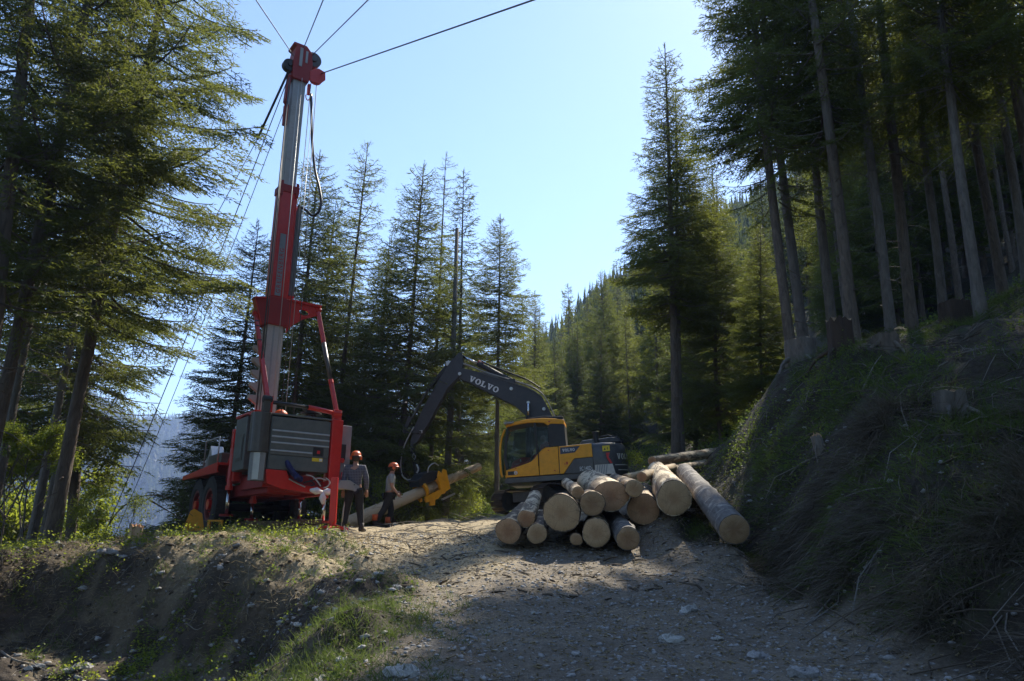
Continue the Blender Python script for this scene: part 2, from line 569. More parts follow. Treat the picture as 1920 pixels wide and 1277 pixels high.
def build_terrain():
    fine_a = np.radians(np.linspace(-46, 46, 620))
    coarse = np.radians(np.linspace(46, 314, 90)[1:-1])
    ang = np.concatenate([fine_a, coarse])
    rings = np.concatenate([np.linspace(0.3, 5.5, 26)[:-1], np.linspace(5.5, 13, 150)[:-1], np.linspace(13, 26, 170)[:-1],
                            np.geomspace(26, 60, 90)[:-1], np.geomspace(60, 4200, 210)])
    A, Rr = np.meshgrid(ang, rings)
    X, Y = Rr * np.sin(A), Rr * np.cos(A)
    Z = H(X, Y)
    nr, na = X.shape
    idx = np.arange(nr * na).reshape(nr, na)
    a = idx[:-1]
    b = idx[1:]
    q = np.stack([a, b, np.roll(b, -1, 1), np.roll(a, -1, 1)], -1).reshape(-1, 4)[:, ::-1]
    co = np.stack([X, Y, Z], -1).reshape(-1, 3)
    x, y = co[:, 0], co[:, 1]
    d = np.hypot(x, y)
    rm = road_mask(x, y)
    nz = fbm(x, y, 2.2, 4, 61)
    nz2 = fbm(x, y, 0.7, 3, 62)
    verge_lit = np.clip(sst(-0.5, 0.6, (np.interp(y, [6, 12, 16, 24], [-0.9, -0.6, 0.8, 2.5]) - x) + nz * 1.5) * sst(0, 1.5, y + nz * 1.5 - np.interp(x, [-7, -3.8, -1.5], [14.2, 12.2, 10.2])) * sst(-9, -5.5, x + nz * 2) * (1 - sst(26, 30, y)) * 0.95, 0, 1)  # pale tone spread over the sunlit ground to brighten it
    verge_lit = verge_lit * (1 - 0.0); verge_lit = np.maximum(verge_lit, 0.6 * sst(0.18, 0.4, nz2 + nz * .4) * (x < 0) * (1 - rm) * (d < 30) * 0.4)
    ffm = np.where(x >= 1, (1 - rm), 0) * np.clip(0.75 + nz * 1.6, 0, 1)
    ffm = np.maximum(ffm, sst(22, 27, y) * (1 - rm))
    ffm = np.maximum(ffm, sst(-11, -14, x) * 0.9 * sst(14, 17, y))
    far = sst(60, 110, d)
    colr = np.stack([rm, verge_lit, ffm, far], -1)
    fc = co[q].mean(1)
    frm = rm[q].mean(1)
    fd = np.hypot(fc[:, 0], fc[:, 1])
    cat = np.full(len(q), 3)
    cat[fd > 450] = 4
    cat[(fd <= 60) & (fc[:, 0] >= 1)] = 2
    cat[(fd <= 60) & (fc[:, 0] < 1)] = 1
    cat[frm > 0.5] = 0
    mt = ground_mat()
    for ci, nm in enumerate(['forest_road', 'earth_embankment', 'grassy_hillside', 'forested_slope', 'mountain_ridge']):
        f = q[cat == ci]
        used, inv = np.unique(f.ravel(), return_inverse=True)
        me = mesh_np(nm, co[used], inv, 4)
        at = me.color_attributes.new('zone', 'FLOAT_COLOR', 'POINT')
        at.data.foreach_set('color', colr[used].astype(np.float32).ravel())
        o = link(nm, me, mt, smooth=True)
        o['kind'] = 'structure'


build_terrain()
# ------------------------------------------------------------------ conifers
def needle_tris(p0, p1, n, ln, wd, rng, spread=0.5):
    """n narrow triangles (needle shoots) along the segments p0->p1 (arrays (K,3)); returns (K*n,3,3)"""
    K = len(p0)
    t = (np.arange(n)[None, :] + rng.random((K, n))) / n
    base = p0[:, None] + (p1 - p0)[:, None] * t[..., None]
    d = p1 - p0
    d = d / (np.linalg.norm(d, axis=1, keepdims=True) + 1e-9)
    r = rng.normal(size=(K, n, 3)) * np.array([1, 1, 0.55])
    dr = d[:, None] * 1.0 + r * spread
    dr /= np.linalg.norm(dr, axis=2, keepdims=True)
    L = ln * (0.7 + 0.6 * rng.random((K, n, 1)))
    tip = base + dr * L
    side = np.cross(dr, rng.normal(size=(K, n, 3)))
    side /= np.linalg.norm(side, axis=2, keepdims=True) + 1e-9
    return np.stack([base - side * wd * 0.5, base + side * wd * 0.5, tip], 2).reshape(-1, 3, 3)


def branch_template(L, rng, step=0.16, ln=0.10, wd=0.026, dens=30, droop=0.12, hang=0.25, bare=0.12, wmax=0.42):
    """one bough along +X: needle triangles and woody segments"""
    segs0, segs1 = [], []
    wood = []

    def ax(s):
        return np.array([s * L, 0, -droop * L * math.sin(s * 2.2) * 0.9 + 0.10 * L * s * s])
    m = max(3, int(L * (1 - bare) / step))
    pts = [ax(s) for s in np.linspace(0, 1, 7)]
    for i in range(6): wood.append((pts[i], pts[i + 1], 0.012 + 0.010 * L * (1 - i / 6), 0.010 + 0.010 * L * (1 - (i + 1) / 6)))
    for i in range(m):
        s = bare + (1 - bare) * (i + rng.random() * 0.6) / m
        prof = wmax * L * max(0.0, math.sin(math.pi * min(1, max(0, 0.18 + 0.82 * (1 - s))))) ** 0.9
        prof *= (0.45 + 0.55 * min(1, (s - bare) / 0.25 + 0.3))
        prof = max(prof, 0.13)
        for sd_ in (-1, 1):
            l = prof * (0.65 + 0.6 * rng.random())
            a = rad(48 + rng.random() * 22)
            p0 = ax(s)
            dv = np.array([math.cos(a), sd_ * math.sin(a), -hang * (0.5 + rng.random())])
            dv /= np.linalg.norm(dv)
            p1 = p0 + dv * l + np.array([0, 0, -hang * 0.3 * l])
            segs0.append(p0)
            segs1.append(p1)
            if l > 0.35:
                wood.append((p0, p0 + (p1 - p0) * 0.8, 0.006, 0.003))
                q = int(l / 0.16)
                for j in range(1, q):
                    for s2 in (-1, 1):
                        pp = p0 + (p1 - p0) * (j / q)
                        l2 = 0.38 * l * (1 - j / q) + 0.06
                        ang = a * sd_ + s2 * rad(50)
                        dv2 = np.array([math.cos(ang), math.sin(ang), -hang * (0.4 + rng.random())])
                        segs0.append(pp)
                        segs1.append(pp + dv2 * l2)
    segs0.append(ax(0.93)); segs1.append(ax(1.0) + np.array([0.08, 0, 0.02]))
    s0, s1 = np.array(segs0), np.array(segs1)
    ll = np.linalg.norm(s1 - s0, axis=1)
    tris = []
    for lo, hi in ((0, .1), (.1, .2), (.2, .35), (.35, .6), (.6, 9)):
        mk = (ll >= lo) & (ll < hi)
        if mk.any():
            n = max(2, int(dens * ll[mk].mean()))
            tris.append(needle_tris(s0[mk], s1[mk], n, ln, wd, rng))
    return np.concatenate(tris), wood


def wood_mesh(wood):
    """triangular prisms for thin twigs: (p0,p1,r0,r1) list -> verts, quads"""
    p0 = np.array([w_[0] for w_ in wood]); p1 = np.array([w_[1] for w_ in wood])
    r0 = np.array([w_[2] for w_ in wood])[:, None]; r1 = np.array([w_[3] for w_ in wood])[:, None]
    d = p1 - p0
    d /= np.linalg.norm(d, axis=1, keepdims=True) + 1e-9
    a = np.cross(d, np.array([0.13, 0.21, 1.0]))
    a /= np.linalg.norm(a, axis=1, keepdims=True) + 1e-9
    b = np.cross(d, a)
    vs = []
    for k in range(3):
        t = 2 * math.pi * k / 3
        o = a * math.cos(t) + b * math.sin(t)
        vs += [p0 + o * r0, p1 + o * r1]
    v = np.stack(vs, 1)                       # (K,6,3)
    K = len(v)
    q = np.array([[0, 1, 3, 2], [2, 3, 5, 4], [4, 5, 1, 0]])
    f = (np.arange(K)[:, None, None] * 6 + q[None]).reshape(-1, 4)
    return v.reshape(-1, 3), f


def place_boughs(templates, specs, rng):
    """specs: (z, azimuth, pitch, length, template index)"""
    T, Wd = [], []
    for z, az, pt, L, r0 in specs:
        k = int(np.argmin([abs(tl - L) for tl, _, _ in templates]))
        tl, tr, wd = templates[k]
        s = L / tl
        roll = rng.normal() * 0.18
        mir = -1 if rng.random() < 0.5 else 1
        Rm = np.array(Matrix.Rotation(az, 3, 'Z') @ Matrix.Rotation(-pt, 3, 'Y') @ Matrix.Rotation(roll, 3, 'X'))
        off = np.array([math.cos(az) * r0, math.sin(az) * r0, z])
        sc = np.array([s, s * mir, s])
        T.append((tr * sc) @ Rm.T + off)
        for a, b, ra, rb in wd:
            if ra > 0.007 or rng.random() < 0.35:
                Wd.append(((a * sc) @ Rm.T + off, (b * sc) @ Rm.T + off, ra, rb))
    return np.concatenate(T), Wd


def conifer_proto(h, crown_from, rmax, seed, step=0.17, ln=0.11, wd=0.029, dens=26, gap=0.36, per=5, droop=0.12, hang=0.25,
                  shape=0.8, r_base=0.2, dead=True, lopside=0.0, thin=0.0, tip_pitch=0.45, low_pitch=-0.12, vary=0.62):
    rng = np.random.default_rng(seed)
    tmpl = []
    for L in (0.5, 1.0, 1.7, 2.5, 3.3):
        if L <= rmax * 1.35 + 0.3:
            for _ in range(2):
                tr, wd_ = branch_template(L, rng, step, ln, wd, dens, droop, hang)
                tmpl.append((L * (1 + 0.001 * rng.random()), tr, wd_))
    specs = []
    z = h * crown_from
    wood = []
    while z < h - 0.25:
        t = (z / h - crown_from) / (1 - crown_from)          # 0 bottom of crown .. 1 top
        Lm = rmax * max(0.0, 1 - t) ** shape * (0.55 + 0.45 * min(1, t / 0.12 + 0.25))
        Lm = max(Lm, 0.16 + 0.55 * min(1, (h - z) / 1.6))
        n = per if t < 0.9 else 4
        a0 = rng.random() * 6.28
        for i in range(n):
            if rng.random() < 0.10 + thin: continue
            az = a0 + 2 * math.pi * i / n + rng.normal() * 0.22
            L = Lm * (1 - vary / 2 + vary * rng.random()) * (1 + lopside * math.cos(az))
            if rng.random() < 0.07: L *= 1.25
            pt = low_pitch + (tip_pitch - low_pitch) * max(0.0, t) ** 1.6 + rng.normal() * 0.08
            rr = r_base * (1 - z / h) * 0.7
            specs.append((z + rng.normal() * 0.08, az, pt, L, rr))
        z += gap * (0.75 + 0.5 * rng.random()) * (1 - 0.35 * t)
    tris, wd2 = place_boughs(tmpl, specs, rng)
    # leader
    p0 = np.array([[0, 0, h - 0.6]]); p1 = np.array([[0, 0, h]])
    tris = np.concatenate([tris, needle_tris(p0, p1, 26, ln * 1.2, wd, rng, 0.5)])
    co = tris.reshape(-1, 3)
    crown = mesh_np('crown', co, np.arange(len(co)), 3)
    wv, wf = wood_mesh(wd2)
    # trunk
    n, m = 12, 22
    tv, tf = [], []
    bx, by = rng.normal() * 0.12, rng.normal() * 0.12
    for i in range(m + 1):
        s = i / m
        zz = h * s ** 1.5 - 0.5 * (1 - s) ** 4
        r = r_base * (max(0.0, 1 - s ** 1.5) ** 0.85) + 0.012 + r_base * 0.35 * math.exp(-max(zz, 0) / 0.5)
        cx, cy = bx * math.sin(s * 3.1) , by * math.sin(s * 4.3)
        for k in range(n):
            t = 2 * math.pi * k / n
            rr = r * (1 + 0.05 * math.sin(3 * t + seed) + 0.04 * rng.normal())
            tv.append((cx + rr * math.cos(t), cy + rr * math.sin(t), zz))
    for i in range(m):
        for k in range(n):
            a, b = i * n + k, i * n + (k + 1) % n
            tf.append((a, b, b + n, a + n))
    if dead:
        dd = []
        zz = 1.2
        while zz < h * (crown_from + 0.15):
            az = rng.random() * 6.28
            L = (0.25 + 1.3 * rng.random() ** 2) * min(1.0, 0.3 + zz / (h * crown_from + .1))
            dr = np.array([math.cos(az), math.sin(az), -0.15 + 0.3 * rng.normal() * 0.5])
            p = np.array([math.cos(az) * 0.1, math.sin(az) * 0.1, zz])
            q = p + dr * L * 0.55
            q2 = q + (dr + np.array([0, 0, -0.35])) * L * 0.45
            dd.append((p, q, 0.016, 0.010)); dd.append((q, q2, 0.010, 0.004))
            for _ in range(3 if L > .6 else 0):
                s = rng.random()
                pp = q + (q2 - q) * s
                dd.append((pp, pp + np.array([rng.normal() * .25, rng.normal() * .25, -0.1 - .2 * rng.random()]), 0.005, 0.002))
            zz += 0.12 + 0.25 * rng.random()
        wv2, wf2 = wood_mesh(dd)
        wf = np.concatenate([wf, wf2 + len(wv)])
        wv = np.concatenate([wv, wv2])
    tv = np.array(tv)
    co = np.concatenate([tv, wv])
    f = np.concatenate([np.array(tf), wf + len(tv)])
    trunk = mesh_np('trunk', co, f, 4)
    trunk.polygons.foreach_set('use_smooth', np.ones(len(trunk.polygons), dtype=bool))
    return dict(h=h, crown=crown, trunk=trunk)


PROTO = {}
PROTO['tallA'] = conifer_proto(24, 0.24, 2.1, 1, per=4, gap=0.50, dens=19, r_base=0.155, hang=0.35, low_pitch=-0.2, thin=0.1, vary=0.8)
PROTO['tallB'] = conifer_proto(24, 0.30, 1.75, 2, per=4, gap=0.52, dens=19, r_base=0.135, hang=0.3, thin=0.12, low_pitch=-0.15, vary=0.8)
PROTO['lone'] = conifer_proto(18, 0.36, 1.9, 12, per=6, gap=0.33, dens=24, r_base=0.17, hang=0.3, low_pitch=-0.12, shape=0.85, vary=0.7)
PROTO['edge'] = conifer_proto(24, 0.22, 2.9, 3, per=5, gap=0.42, dens=28, r_base=0.145, hang=0.26, droop=0.10, step=0.16, shape=0.85, ln=0.10, wd=0.027, thin=0.18, low_pitch=0.0, vary=1.0)
PROTO['fullA'] = conifer_proto(16, 0.05, 2.9, 4, per=7, gap=0.27, dens=22, r_base=0.13, hang=0.22, shape=0.85, droop=0.1, low_pitch=-0.12, dead=False)
PROTO['fullB'] = conifer_proto(16, 0.12, 2.5, 5, per=7, gap=0.27, dens=22, r_base=0.13, hang=0.3, shape=0.62, dead=False, vary=0.8)
PROTO['slimA'] = conifer_proto(18, 0.25, 1.7, 6, per=6, gap=0.34, dens=24, r_base=0.12, hang=0.2, shape=0.6, thin=0.08, low_pitch=-0.05, vary=0.8)
PROTO['slimB'] = conifer_proto(18, 0.38, 2.0, 7, per=7, gap=0.27, dens=24, r_base=0.14, hang=0.25, shape=0.55, thin=0.05, vary=0.8)
PROTO['young'] = conifer_proto(5, 0.04, 1.15, 8, per=6, gap=0.24, dens=30, r_base=0.05, hang=0.1, shape=0.9, low_pitch=0.05, dead=False, ln=0.08)
# lighter ones for the stand further back
PROTO['back'] = conifer_proto(20, 0.16, 2.3, 9, step=0.26, ln=0.24, wd=0.06, dens=9, per=5, gap=0.5, r_base=0.15, shape=0.8, dead=False)
PROTO['backtall'] = conifer_proto(24, 0.42, 2.1, 10, step=0.24, ln=0.22, wd=0.055, dens=9, per=5, gap=0.5, r_base=0.16, shape=0.7)

for k_, v_ in PROTO.items():
    v_['crown'].materials.append(M['fir'] if k_ in ('fullB', 'slimA', 'young') else M['spruce_dark'] if k_ in ('backtall', 'fullA') else M['spruce'])
    v_['trunk'].materials.append(M['bark_grey'] if k_ in ('slimB', 'tallB') else M['bark'])


def tree(kind, x, y, h, lean=(0.0, 0.0), name='spruce_tree', label=None, group=None, crownmat=None, rot=None, sxy=None, zoff=0.0):
    p = PROTO[kind]
    s = h / p['h']
    a, b = lean
    z = Vector((a, b, 1)).normalized()
    rz = random.uniform(0, 6.283) if rot is None else rot
    x0 = Vector((math.cos(rz), math.sin(rz), 0))
    yv = z.cross(x0).normalized()
    xv = yv.cross(z).normalized()
    w_ = sxy or s
    Mx = Matrix(((xv.x * w_, yv.x * w_, z.x * s, x), (xv.y * w_, yv.y * w_, z.y * s, y), (xv.z * w_, yv.z * w_, z.z * s, Hs(x, y) + zoff), (0, 0, 0, 1)))
    e = empty(name, Mx)
    tag(e, label, 'tree', group)
    for part in ('trunk', 'crown'):
        c = bpy.data.objects.new(part, p[part])
        COL.objects.link(c)
        c.parent = e
    return e


def tree_px(kind, pb, Y, pt, h=None, **kw):
    """pb: photo pixel of the trunk near the ground; pt: a second point on the axis (the top when h is None)"""
    b = P(pb[0], pb[1], Y)
    t = P(pt[0], pt[1], Y)
    lx = (t[0] - b[0]) / (t[2] - b[2])
    z0 = Hs(b[0], Y)
    x0 = b[0] + lx * (z0 - b[2])
    z0 = Hs(x0, Y)
    if h is None: h = t[2] - z0
    return tree(kind, x0, Y, h, lean=(lx, kw.pop('ly', 0.0)), **kw)


TREES = [
    # left edge stand
    ('edge', (95, 1028), 17.0, (240, 330), 23, dict(label='tall spruce with a bare lower trunk at the left end of the embankment', rot=0.4)),
    ('edge', (-20, 850), 15.0, (118, 210), 25, dict(label='leaning spruce trunk closest to the left frame edge but one', rot=2.0, sxy=.85)),
    ('tallA', (-45, 900), 13.5, (22, 300), 23, dict(label='spruce cut by the left frame edge beside the leaning one')),
    ('tallB', (50, 1040), 21.5, (150, 540), 22, dict(label='thin dark spruce stem left of the tall embankment spruce, nearer one of a pair')),
    ('slimB', (76, 1005), 23.5, (150, 640), 18, dict(label='thinnest spruce stem of the pair left of the tall embankment spruce')),
    ('tallB', (-12, 960), 20.0, (75, 500), 22, dict(label='slender spruce between the leaning trunk and the yellow leaved tree')),
    ('tallA', (150, 900), 25.0, (215, 200), 27, dict(label='spruce behind the tall embankment spruce, its crown filling the top left')),
    # middle stand behind the rig and the excavator
    ('fullA', (418, 1000), 25.0, (482, 412), None, dict(label='dark broad spruce with boughs down to the ground left of the red mast')),
    ('slimB', (548, 800), 27.0, (600, 282), None, dict(label='spruce right behind the red mast with its top beside the hose')),
    ('slimA', (640, 780), 28.0, (690, 266), None, dict(label='slender fir with an airy pointed top right of the mast')),
    ('fullB', (742, 900), 27.5, (796, 300), None, dict(label='dense twin-topped fir, left one of the two, above the men')),
    ('tallB', (805, 880), 28.5, (838, 285), None, dict(label='spruce with a straight bare trunk rising behind the excavator arm')),
    ('slimB', (933, 930), 29.0, (937, 402), None, dict(label='spruce with a bare stem standing just left of the yellow cab')),
    ('slimA', (1000, 900), 36.0, (1002, 545), None, dict(label='thin young fir with an airy top above the excavator boom')),
    ('fullB', (560, 960), 31.0, (640, 380), None, dict(label='bushy fir filling the gap behind the red strut')),
    ('fullA', (690, 960), 31.0, (735, 440), None, dict(label='dark fir standing behind the man in the chequered shirt')),
    ('young', (330, 1010), 21.5, (350, 900), None, dict(label='little spruce on the slope left of the rig wheels')),
    # firs in the centre right
    ('lone', (1265, 850), 26.0, (1246, 82), None, dict(label='lone tall fir with pointed top and bare trunk right of the excavator', name='fir_tree', rot=1.0)),
    ('slimB', (1282, 850), 27.2, (1262, 170), None, dict(label='thinner fir stem standing right against the lone tall fir', name='fir_tree')),
    ('fullB', (1360, 830), 28.0, (1335, 330), None, dict(label='fir with sunlit drooping boughs between the lone fir and the stumps', name='fir_tree')),
    ('fullA', (1305, 840), 33.0, (1310, 400), None, dict(label='dark dense spruce in the shade behind the lone tall fir')),
    ('fullB', (1440, 800), 24.0, (1420, 420), None, dict(label='fir with pale lit boughs hanging beside the twin bank trunks', name='fir_tree')),
    # right hand stand on the bank
    ('tallA', (1490, 685), 20.0, (1440, 220), 20.5, dict(label='double spruce stem rooted at the grey stump on the bank')),
    ('slimB', (1512, 670), 20.6, (1476, 380), 18.0, dict(label='thin spruce stem grown against the stem above the grey stump')),
    ('slimB', (1573, 680), 23.0, (1528, 250), 20.0, dict(label='thin spruce left of the thickest trunk on the bank')),
    ('tallA', (1604, 680), 18.6, (1514, 0), 22.0, dict(label='thickest spruce trunk on the bank above the reddish stump')),
    ('tallB', (1672, 660), 19.5, (1588, 0), 22.0, dict(label='spruce trunk just right of the thickest one on the bank')),
    ('tallA', (1714, 650), 20.5, (1646, 0), 23.0, dict(label='mottled spruce trunk, third of the big ones above the stumps')),
    ('tallB', (1772, 630), 21.5, (1698, 60), 22.0, dict(label='spruce with a bent foot left of the huge old stump')),
    ('slimB', (1850, 645), 16.5, (1800, 280), 15.0, dict(label='slim crooked spruce right beside the huge old stump')),
    ('tallA', (1886, 590), 21.5, (1785, 80), 22.0, dict(label='spruce trunk behind the slim crooked one on the bank')),
    ('tallB', (1935, 600), 20.0, (1838, 0), 22.0, dict(label='last but one spruce trunk at the right frame edge')),
    ('tallA', (1975, 560), 18.0, (1880, 0), 22.0, dict(label='rightmost spruce trunk leaning in from the frame edge')),
]
for kind, pb, Y, pt, h, kw in TREES:
    tree_px(kind, pb, Y, pt, h, **kw)

# stands behind: individuals that nothing in the photograph tells apart
def stand(n, pxr, Yr, kinds, hr, group, label, seed, mind=1.6, name='spruce_tree'):
    rng = np.random.default_rng(seed)
    pts = []
    tries = 0
    while len(pts) < n and tries < n * 40:
        tries += 1
        Y = Yr[0] + (Yr[1] - Yr[0]) * rng.random() ** 0.8
        px = pxr[0] + (pxr[1] - pxr[0]) * rng.random()
        x = (px - 960) / FPX * Y
        if any((x - a) ** 2 + (Y - b) ** 2 < mind ** 2 for a, b in pts): continue
        pts.append((x, Y))
        tree(kinds[int(rng.integers(len(kinds)))], x, Y, hr[0] + (hr[1] - hr[0]) * rng.random(), lean=(rng.normal() * 0.015, rng.normal() * 0.015),
             group=group, label=label, name=name)


stand(9, (1480, 2150), (28, 42), ['tallB', 'backtall', 'tallA'], (17, 24), 'spruces of the stand up the right bank', 'spruce in the close stand behind the big bank trunks', 71)
stand(30, (1280, 2250), (42, 80), ['backtall', 'back', 'back'], (15, 22), 'spruces high on the right slope', 'spruce high up the slope seen between the bank trunks', 72, 2.2)
stand(14, (1420, 2050), (30, 50), ['back', 'fullB', 'back'], (9, 14), 'young conifers between the bank trunks', 'young conifer filling the gaps between the bank trunks', 78, 1.8)
stand(16, (1650, 2300), (34, 62), ['backtall', 'back'], (16, 22), 'spruces at the top right', 'spruce high on the slope behind the rightmost trunks', 77, 2.2)
stand(34, (960, 1330), (36, 75), ['back', 'fullA', 'fullB', 'back'], (8, 13), 'conifers behind the excavator', 'conifer in the mixed stand rising behind the excavator', 73, 2.0)
stand(16, (560, 960), (33, 60), ['back', 'fullB', 'backtall'], (12, 17), 'conifers behind the working men', 'conifer down the slope behind the working men', 74, 2.0)
stand(9, (-330, 60), (22, 45), ['fullA', 'backtall'], (21, 27), 'spruces below the left edge', 'spruce in the dark stand at the left frame edge', 75, 2.0)
stand_w = [(-3.5, -3), (-6, 1), (-9, -6), (-5, -11), (-12, -1), (-11, 5), (-15, 4), (-3, -17), (-9, -15), (-16, -9), (6.5, -2), (8, 3), (10, -6), (7, -10), (12, 0), (14, 6), (11.5, 8), (9, -15), (15, -12),
           (17, -4), (5.5, -18), (13, -20), (19, 3), (-13, 11), (-17, 13), (-20, 2), (-8, -22), (2.5, -26), (16, 11), (-1.5, -24)]
for x_, y_ in stand_w:  # unseen trees round the camera, added to darken the road shade
    tree('tallA' if (x_ + y_) % 2 < 1 else 'backtall', x_, y_, random.uniform(18, 25), group='unseen spruces around the camera', label='unseen spruce beside the forest road behind the viewpoint, added for shade')
stand(10, (1950, 3300), (8, 24), ['tallA', 'tallB'], (17, 22), 'spruces added beyond the right edge', 'spruce up the bank past the right frame edge, added to shade the road', 76, 2.6)  # out-of-frame shadow casters added for the foreground road


# forested hill that reads as one mass
def hill_forest(name, cells, seed, h0, label):
    rng = np.random.default_rng(seed)
    T = []
    x, y, hh = cells(rng)
    z = H(x, y)
    n = len(x)
    # every little conifer: tiers of drooping triangles
    tiers = 9
    for t in range(tiers):
        s = t / tiers
        k = 5
        for i in range(k):
            az = rng.random(n) * 6.283
            r = hh * 0.17 * (1 - s) * (0.7 + 0.6 * rng.random(n))
            zc = z + hh * (0.12 + 0.88 * s)
            dx, dy = np.cos(az), np.sin(az)
            wv = r * 0.42
            a = np.stack([x + dx * r - dy * wv, y + dy * r + dx * wv, zc - r * 0.35], -1)
            b = np.stack([x + dx * r + dy * wv, y + dy * r - dx * wv, zc - r * 0.45], -1)
            c = np.stack([x, y, zc + hh * 0.16], -1)
            T.append(np.stack([a, b, c], 1))
    T = np.concatenate(T).reshape(-1, 3)
    o = link(name, mesh_np(name, T, np.arange(len(T)), 3), M['spruce_dark'])
    tag(o, label, 'forest', kind='stuff')


def cells_mid(rng):
    n = 5200
    Y = 80 + 190 * rng.random(n)
    px = 800 + 1500 * rng.random(n)
    x = (px - 960) / FPX * Y
    return x, Y, 6.5 + 5 * rng.random(n)


def cells_far(rng):
    n = 9000
    r = 620 + 1150 * rng.random(n) ** 0.9
    a = np.radians(-36 + 32 * rng.random(n))
    return r * np.sin(a), r * np.cos(a), 17 + 12 * rng.random(n)


hill_forest('hillside_forest', cells_mid, 81, 15, 'hazy conifer forest covering the hill behind the excavator')
hill_forest('mountain_forest', cells_far, 82, 25, 'blue hazy forest covering the mountain across the valley')


# broad-leaved trees with fresh yellow-green leaves
def leafy_proto(h, r, seed, nl=9000, ls=0.085):
    rng = np.random.default_rng(seed)
    wood, ends = [], []

    def grow(p, d, L, rr, lvl):
        q = p + d * L
        wood.append((p, q, rr, rr * 0.7))
        if lvl >= 4:
            ends.append((p, q)); return
        for _ in range(3 if lvl else 4):
            nd = d + rng.normal(size=3) * (0.42 if lvl else .3)
            nd /= np.linalg.norm(nd)
            grow(q, nd, L * (0.62 + 0.2 * rng.random()), rr * 0.62, lvl + 1)
    grow(np.array([0, 0, -0.2]), np.array([0.03, 0, 1.0]), h * 0.34, h * 0.011, 0)
    E_ = np.array([e for e in ends])
    pick = rng.integers(len(E_), size=nl)
    t = rng.random((nl, 1)) * 1.3
    c = E_[pick, 0] + (E_[pick, 1] - E_[pick, 0]) * t + rng.normal(size=(nl, 3)) * 0.12
    a = rng.normal(size=(nl, 3)); a /= np.linalg.norm(a, axis=1, keepdims=True)
    nrm = rng.normal(size=(nl, 3)) * 0.6 + np.array([0, 0, 1])
    b = np.cross(a, nrm); b /= np.linalg.norm(b, axis=1, keepdims=True)
    s = ls * (0.6 + 0.8 * rng.random((nl, 1)))
    q = np.stack([c - a * s * .6, c + b * s * .38, c + a * s * .6, c - b * s * .38], 1).reshape(-1, 3)
    wv, wf = wood_mesh(wood)
    crown = mesh_np('crown', q, np.arange(len(q)), 4)
    trunk = mesh_np('trunk', wv, wf, 4)
    crown.materials.append(M['leaf']); trunk.materials.append(M['bark_grey'])
    return dict(h=h, crown=crown, trunk=trunk)


PROTO['leafy'] = leafy_proto(8, 2, 91, 12000, 0.10)
PROTO['bushy'] = leafy_proto(2.2, 1, 92, 2200, 0.05)
for (px, Y, h, lb) in [(20, 24, 9, 'yellow-green broad-leaved tree between the leaning trunk and the thin stems'),
                       (-60, 28, 12, 'broad-leaved tree with fresh leaves behind the leftmost trunks'),
                       (105, 30, 11, 'yellow-green broad-leaved tree glowing behind the tall embankment spruce'),
                       (30, 17.5, 3.4, 'low broad-leaved bush at the left end of the embankment crest'),
                       (650, 36, 8, 'sunlit broad-leaved tree behind the man with the bare forearms'),
                       (760, 34, 6, 'sunlit broad-leaved tree right below the excavator arm')]:
    tree('leafy', (px - 960) / FPX * Y, Y, h, label=lb, name='broadleaf_tree')
for (px, Y, h, lb) in [(205, 17.2, 1.2, 'small leafy shrub at the foot of the guy cables'),
                       (262, 17.4, 1.0, 'small leafy shrub beside the orange stump'),
                       (160, 17.0, 0.9, 'small shrub between the tall spruce and the guy cables')]:
    tree('bushy', (px - 960) / FPX * Y, Y, h, label=lb, name='shrub')
# ------------------------------------------------------------------ materials for machines
M['red'] = paint('red paint', (0.62, 0.020, 0.010), 0.38, dirt=(0.13, 0.06, 0.04), amount=0.45, coat=0.2)
M['red_dark'] = paint('oily red paint', (0.34, 0.016, 0.010), 0.5, dirt=(0.05, 0.03, 0.025), amount=0.7)
M['rimred'] = paint('dusty rim paint', (0.16, 0.02, 0.015), 0.6, dirt=(0.08, 0.06, 0.045), amount=0.9)
M['grey'] = paint('grey housing paint', (0.115, 0.125, 0.115), 0.4, dirt=(0.16, 0.14, 0.11), amount=0.5)
M['lightgrey'] = paint('light grey paint', (0.26, 0.27, 0.27), 0.45, dirt=(0.17, 0.15, 0.12), amount=0.4)
M['tank'] = paint('dark tank', (0.075, 0.070, 0.060), 0.3, dirt=(0.14, 0.12, 0.09), amount=0.3)
M['alu'] = paint('aluminium', (0.52, 0.52, 0.50), 0.38, 0.75, amount=0.4)
M['mast_steel'] = paint('worn mast steel', (0.42, 0.41, 0.38), 0.5, 0.35, dirt=(0.12, 0.10, 0.08), amount=0.8, sc=3)
M['mast_pale'] = paint('pale mast foot', (0.55, 0.50, 0.44), 0.55, 0.1, dirt=(0.25, 0.16, 0.12), amount=0.6, sc=3)
M['chrome'] = simple('chrome rod', (0.75, 0.75, 0.75), 0.15, 1.0)
M['black'] = paint('black metal', (0.02, 0.02, 0.02), 0.5, amount=0.3)
M['rubber'] = paint('tyre rubber', (0.032, 0.031, 0.030), 0.8, dirt=(0.10, 0.085, 0.065), amount=0.6)
M['yellow'] = paint('yellow paint', (0.86, 0.37, 0.006), 0.5, dirt=(0.30, 0.18, 0.06), amount=0.25, coat=0.05)
M['volvogrey'] = paint('charcoal paint', (0.060, 0.058, 0.058), 0.38, dirt=(0.15, 0.13, 0.10), amount=0.35, coat=0.15)
M['boomgrey'] = paint('boom paint', (0.032, 0.032, 0.034), 0.42, dirt=(0.12, 0.10, 0.08), amount=0.35)
M['bluegrey'] = simple('blue grey decal', (0.05, 0.065, 0.10), 0.5)
M['white'] = simple('white print', (0.78, 0.78, 0.76), 0.6)
M['cream'] = simple('cream print', (0.62, 0.58, 0.50), 0.6)
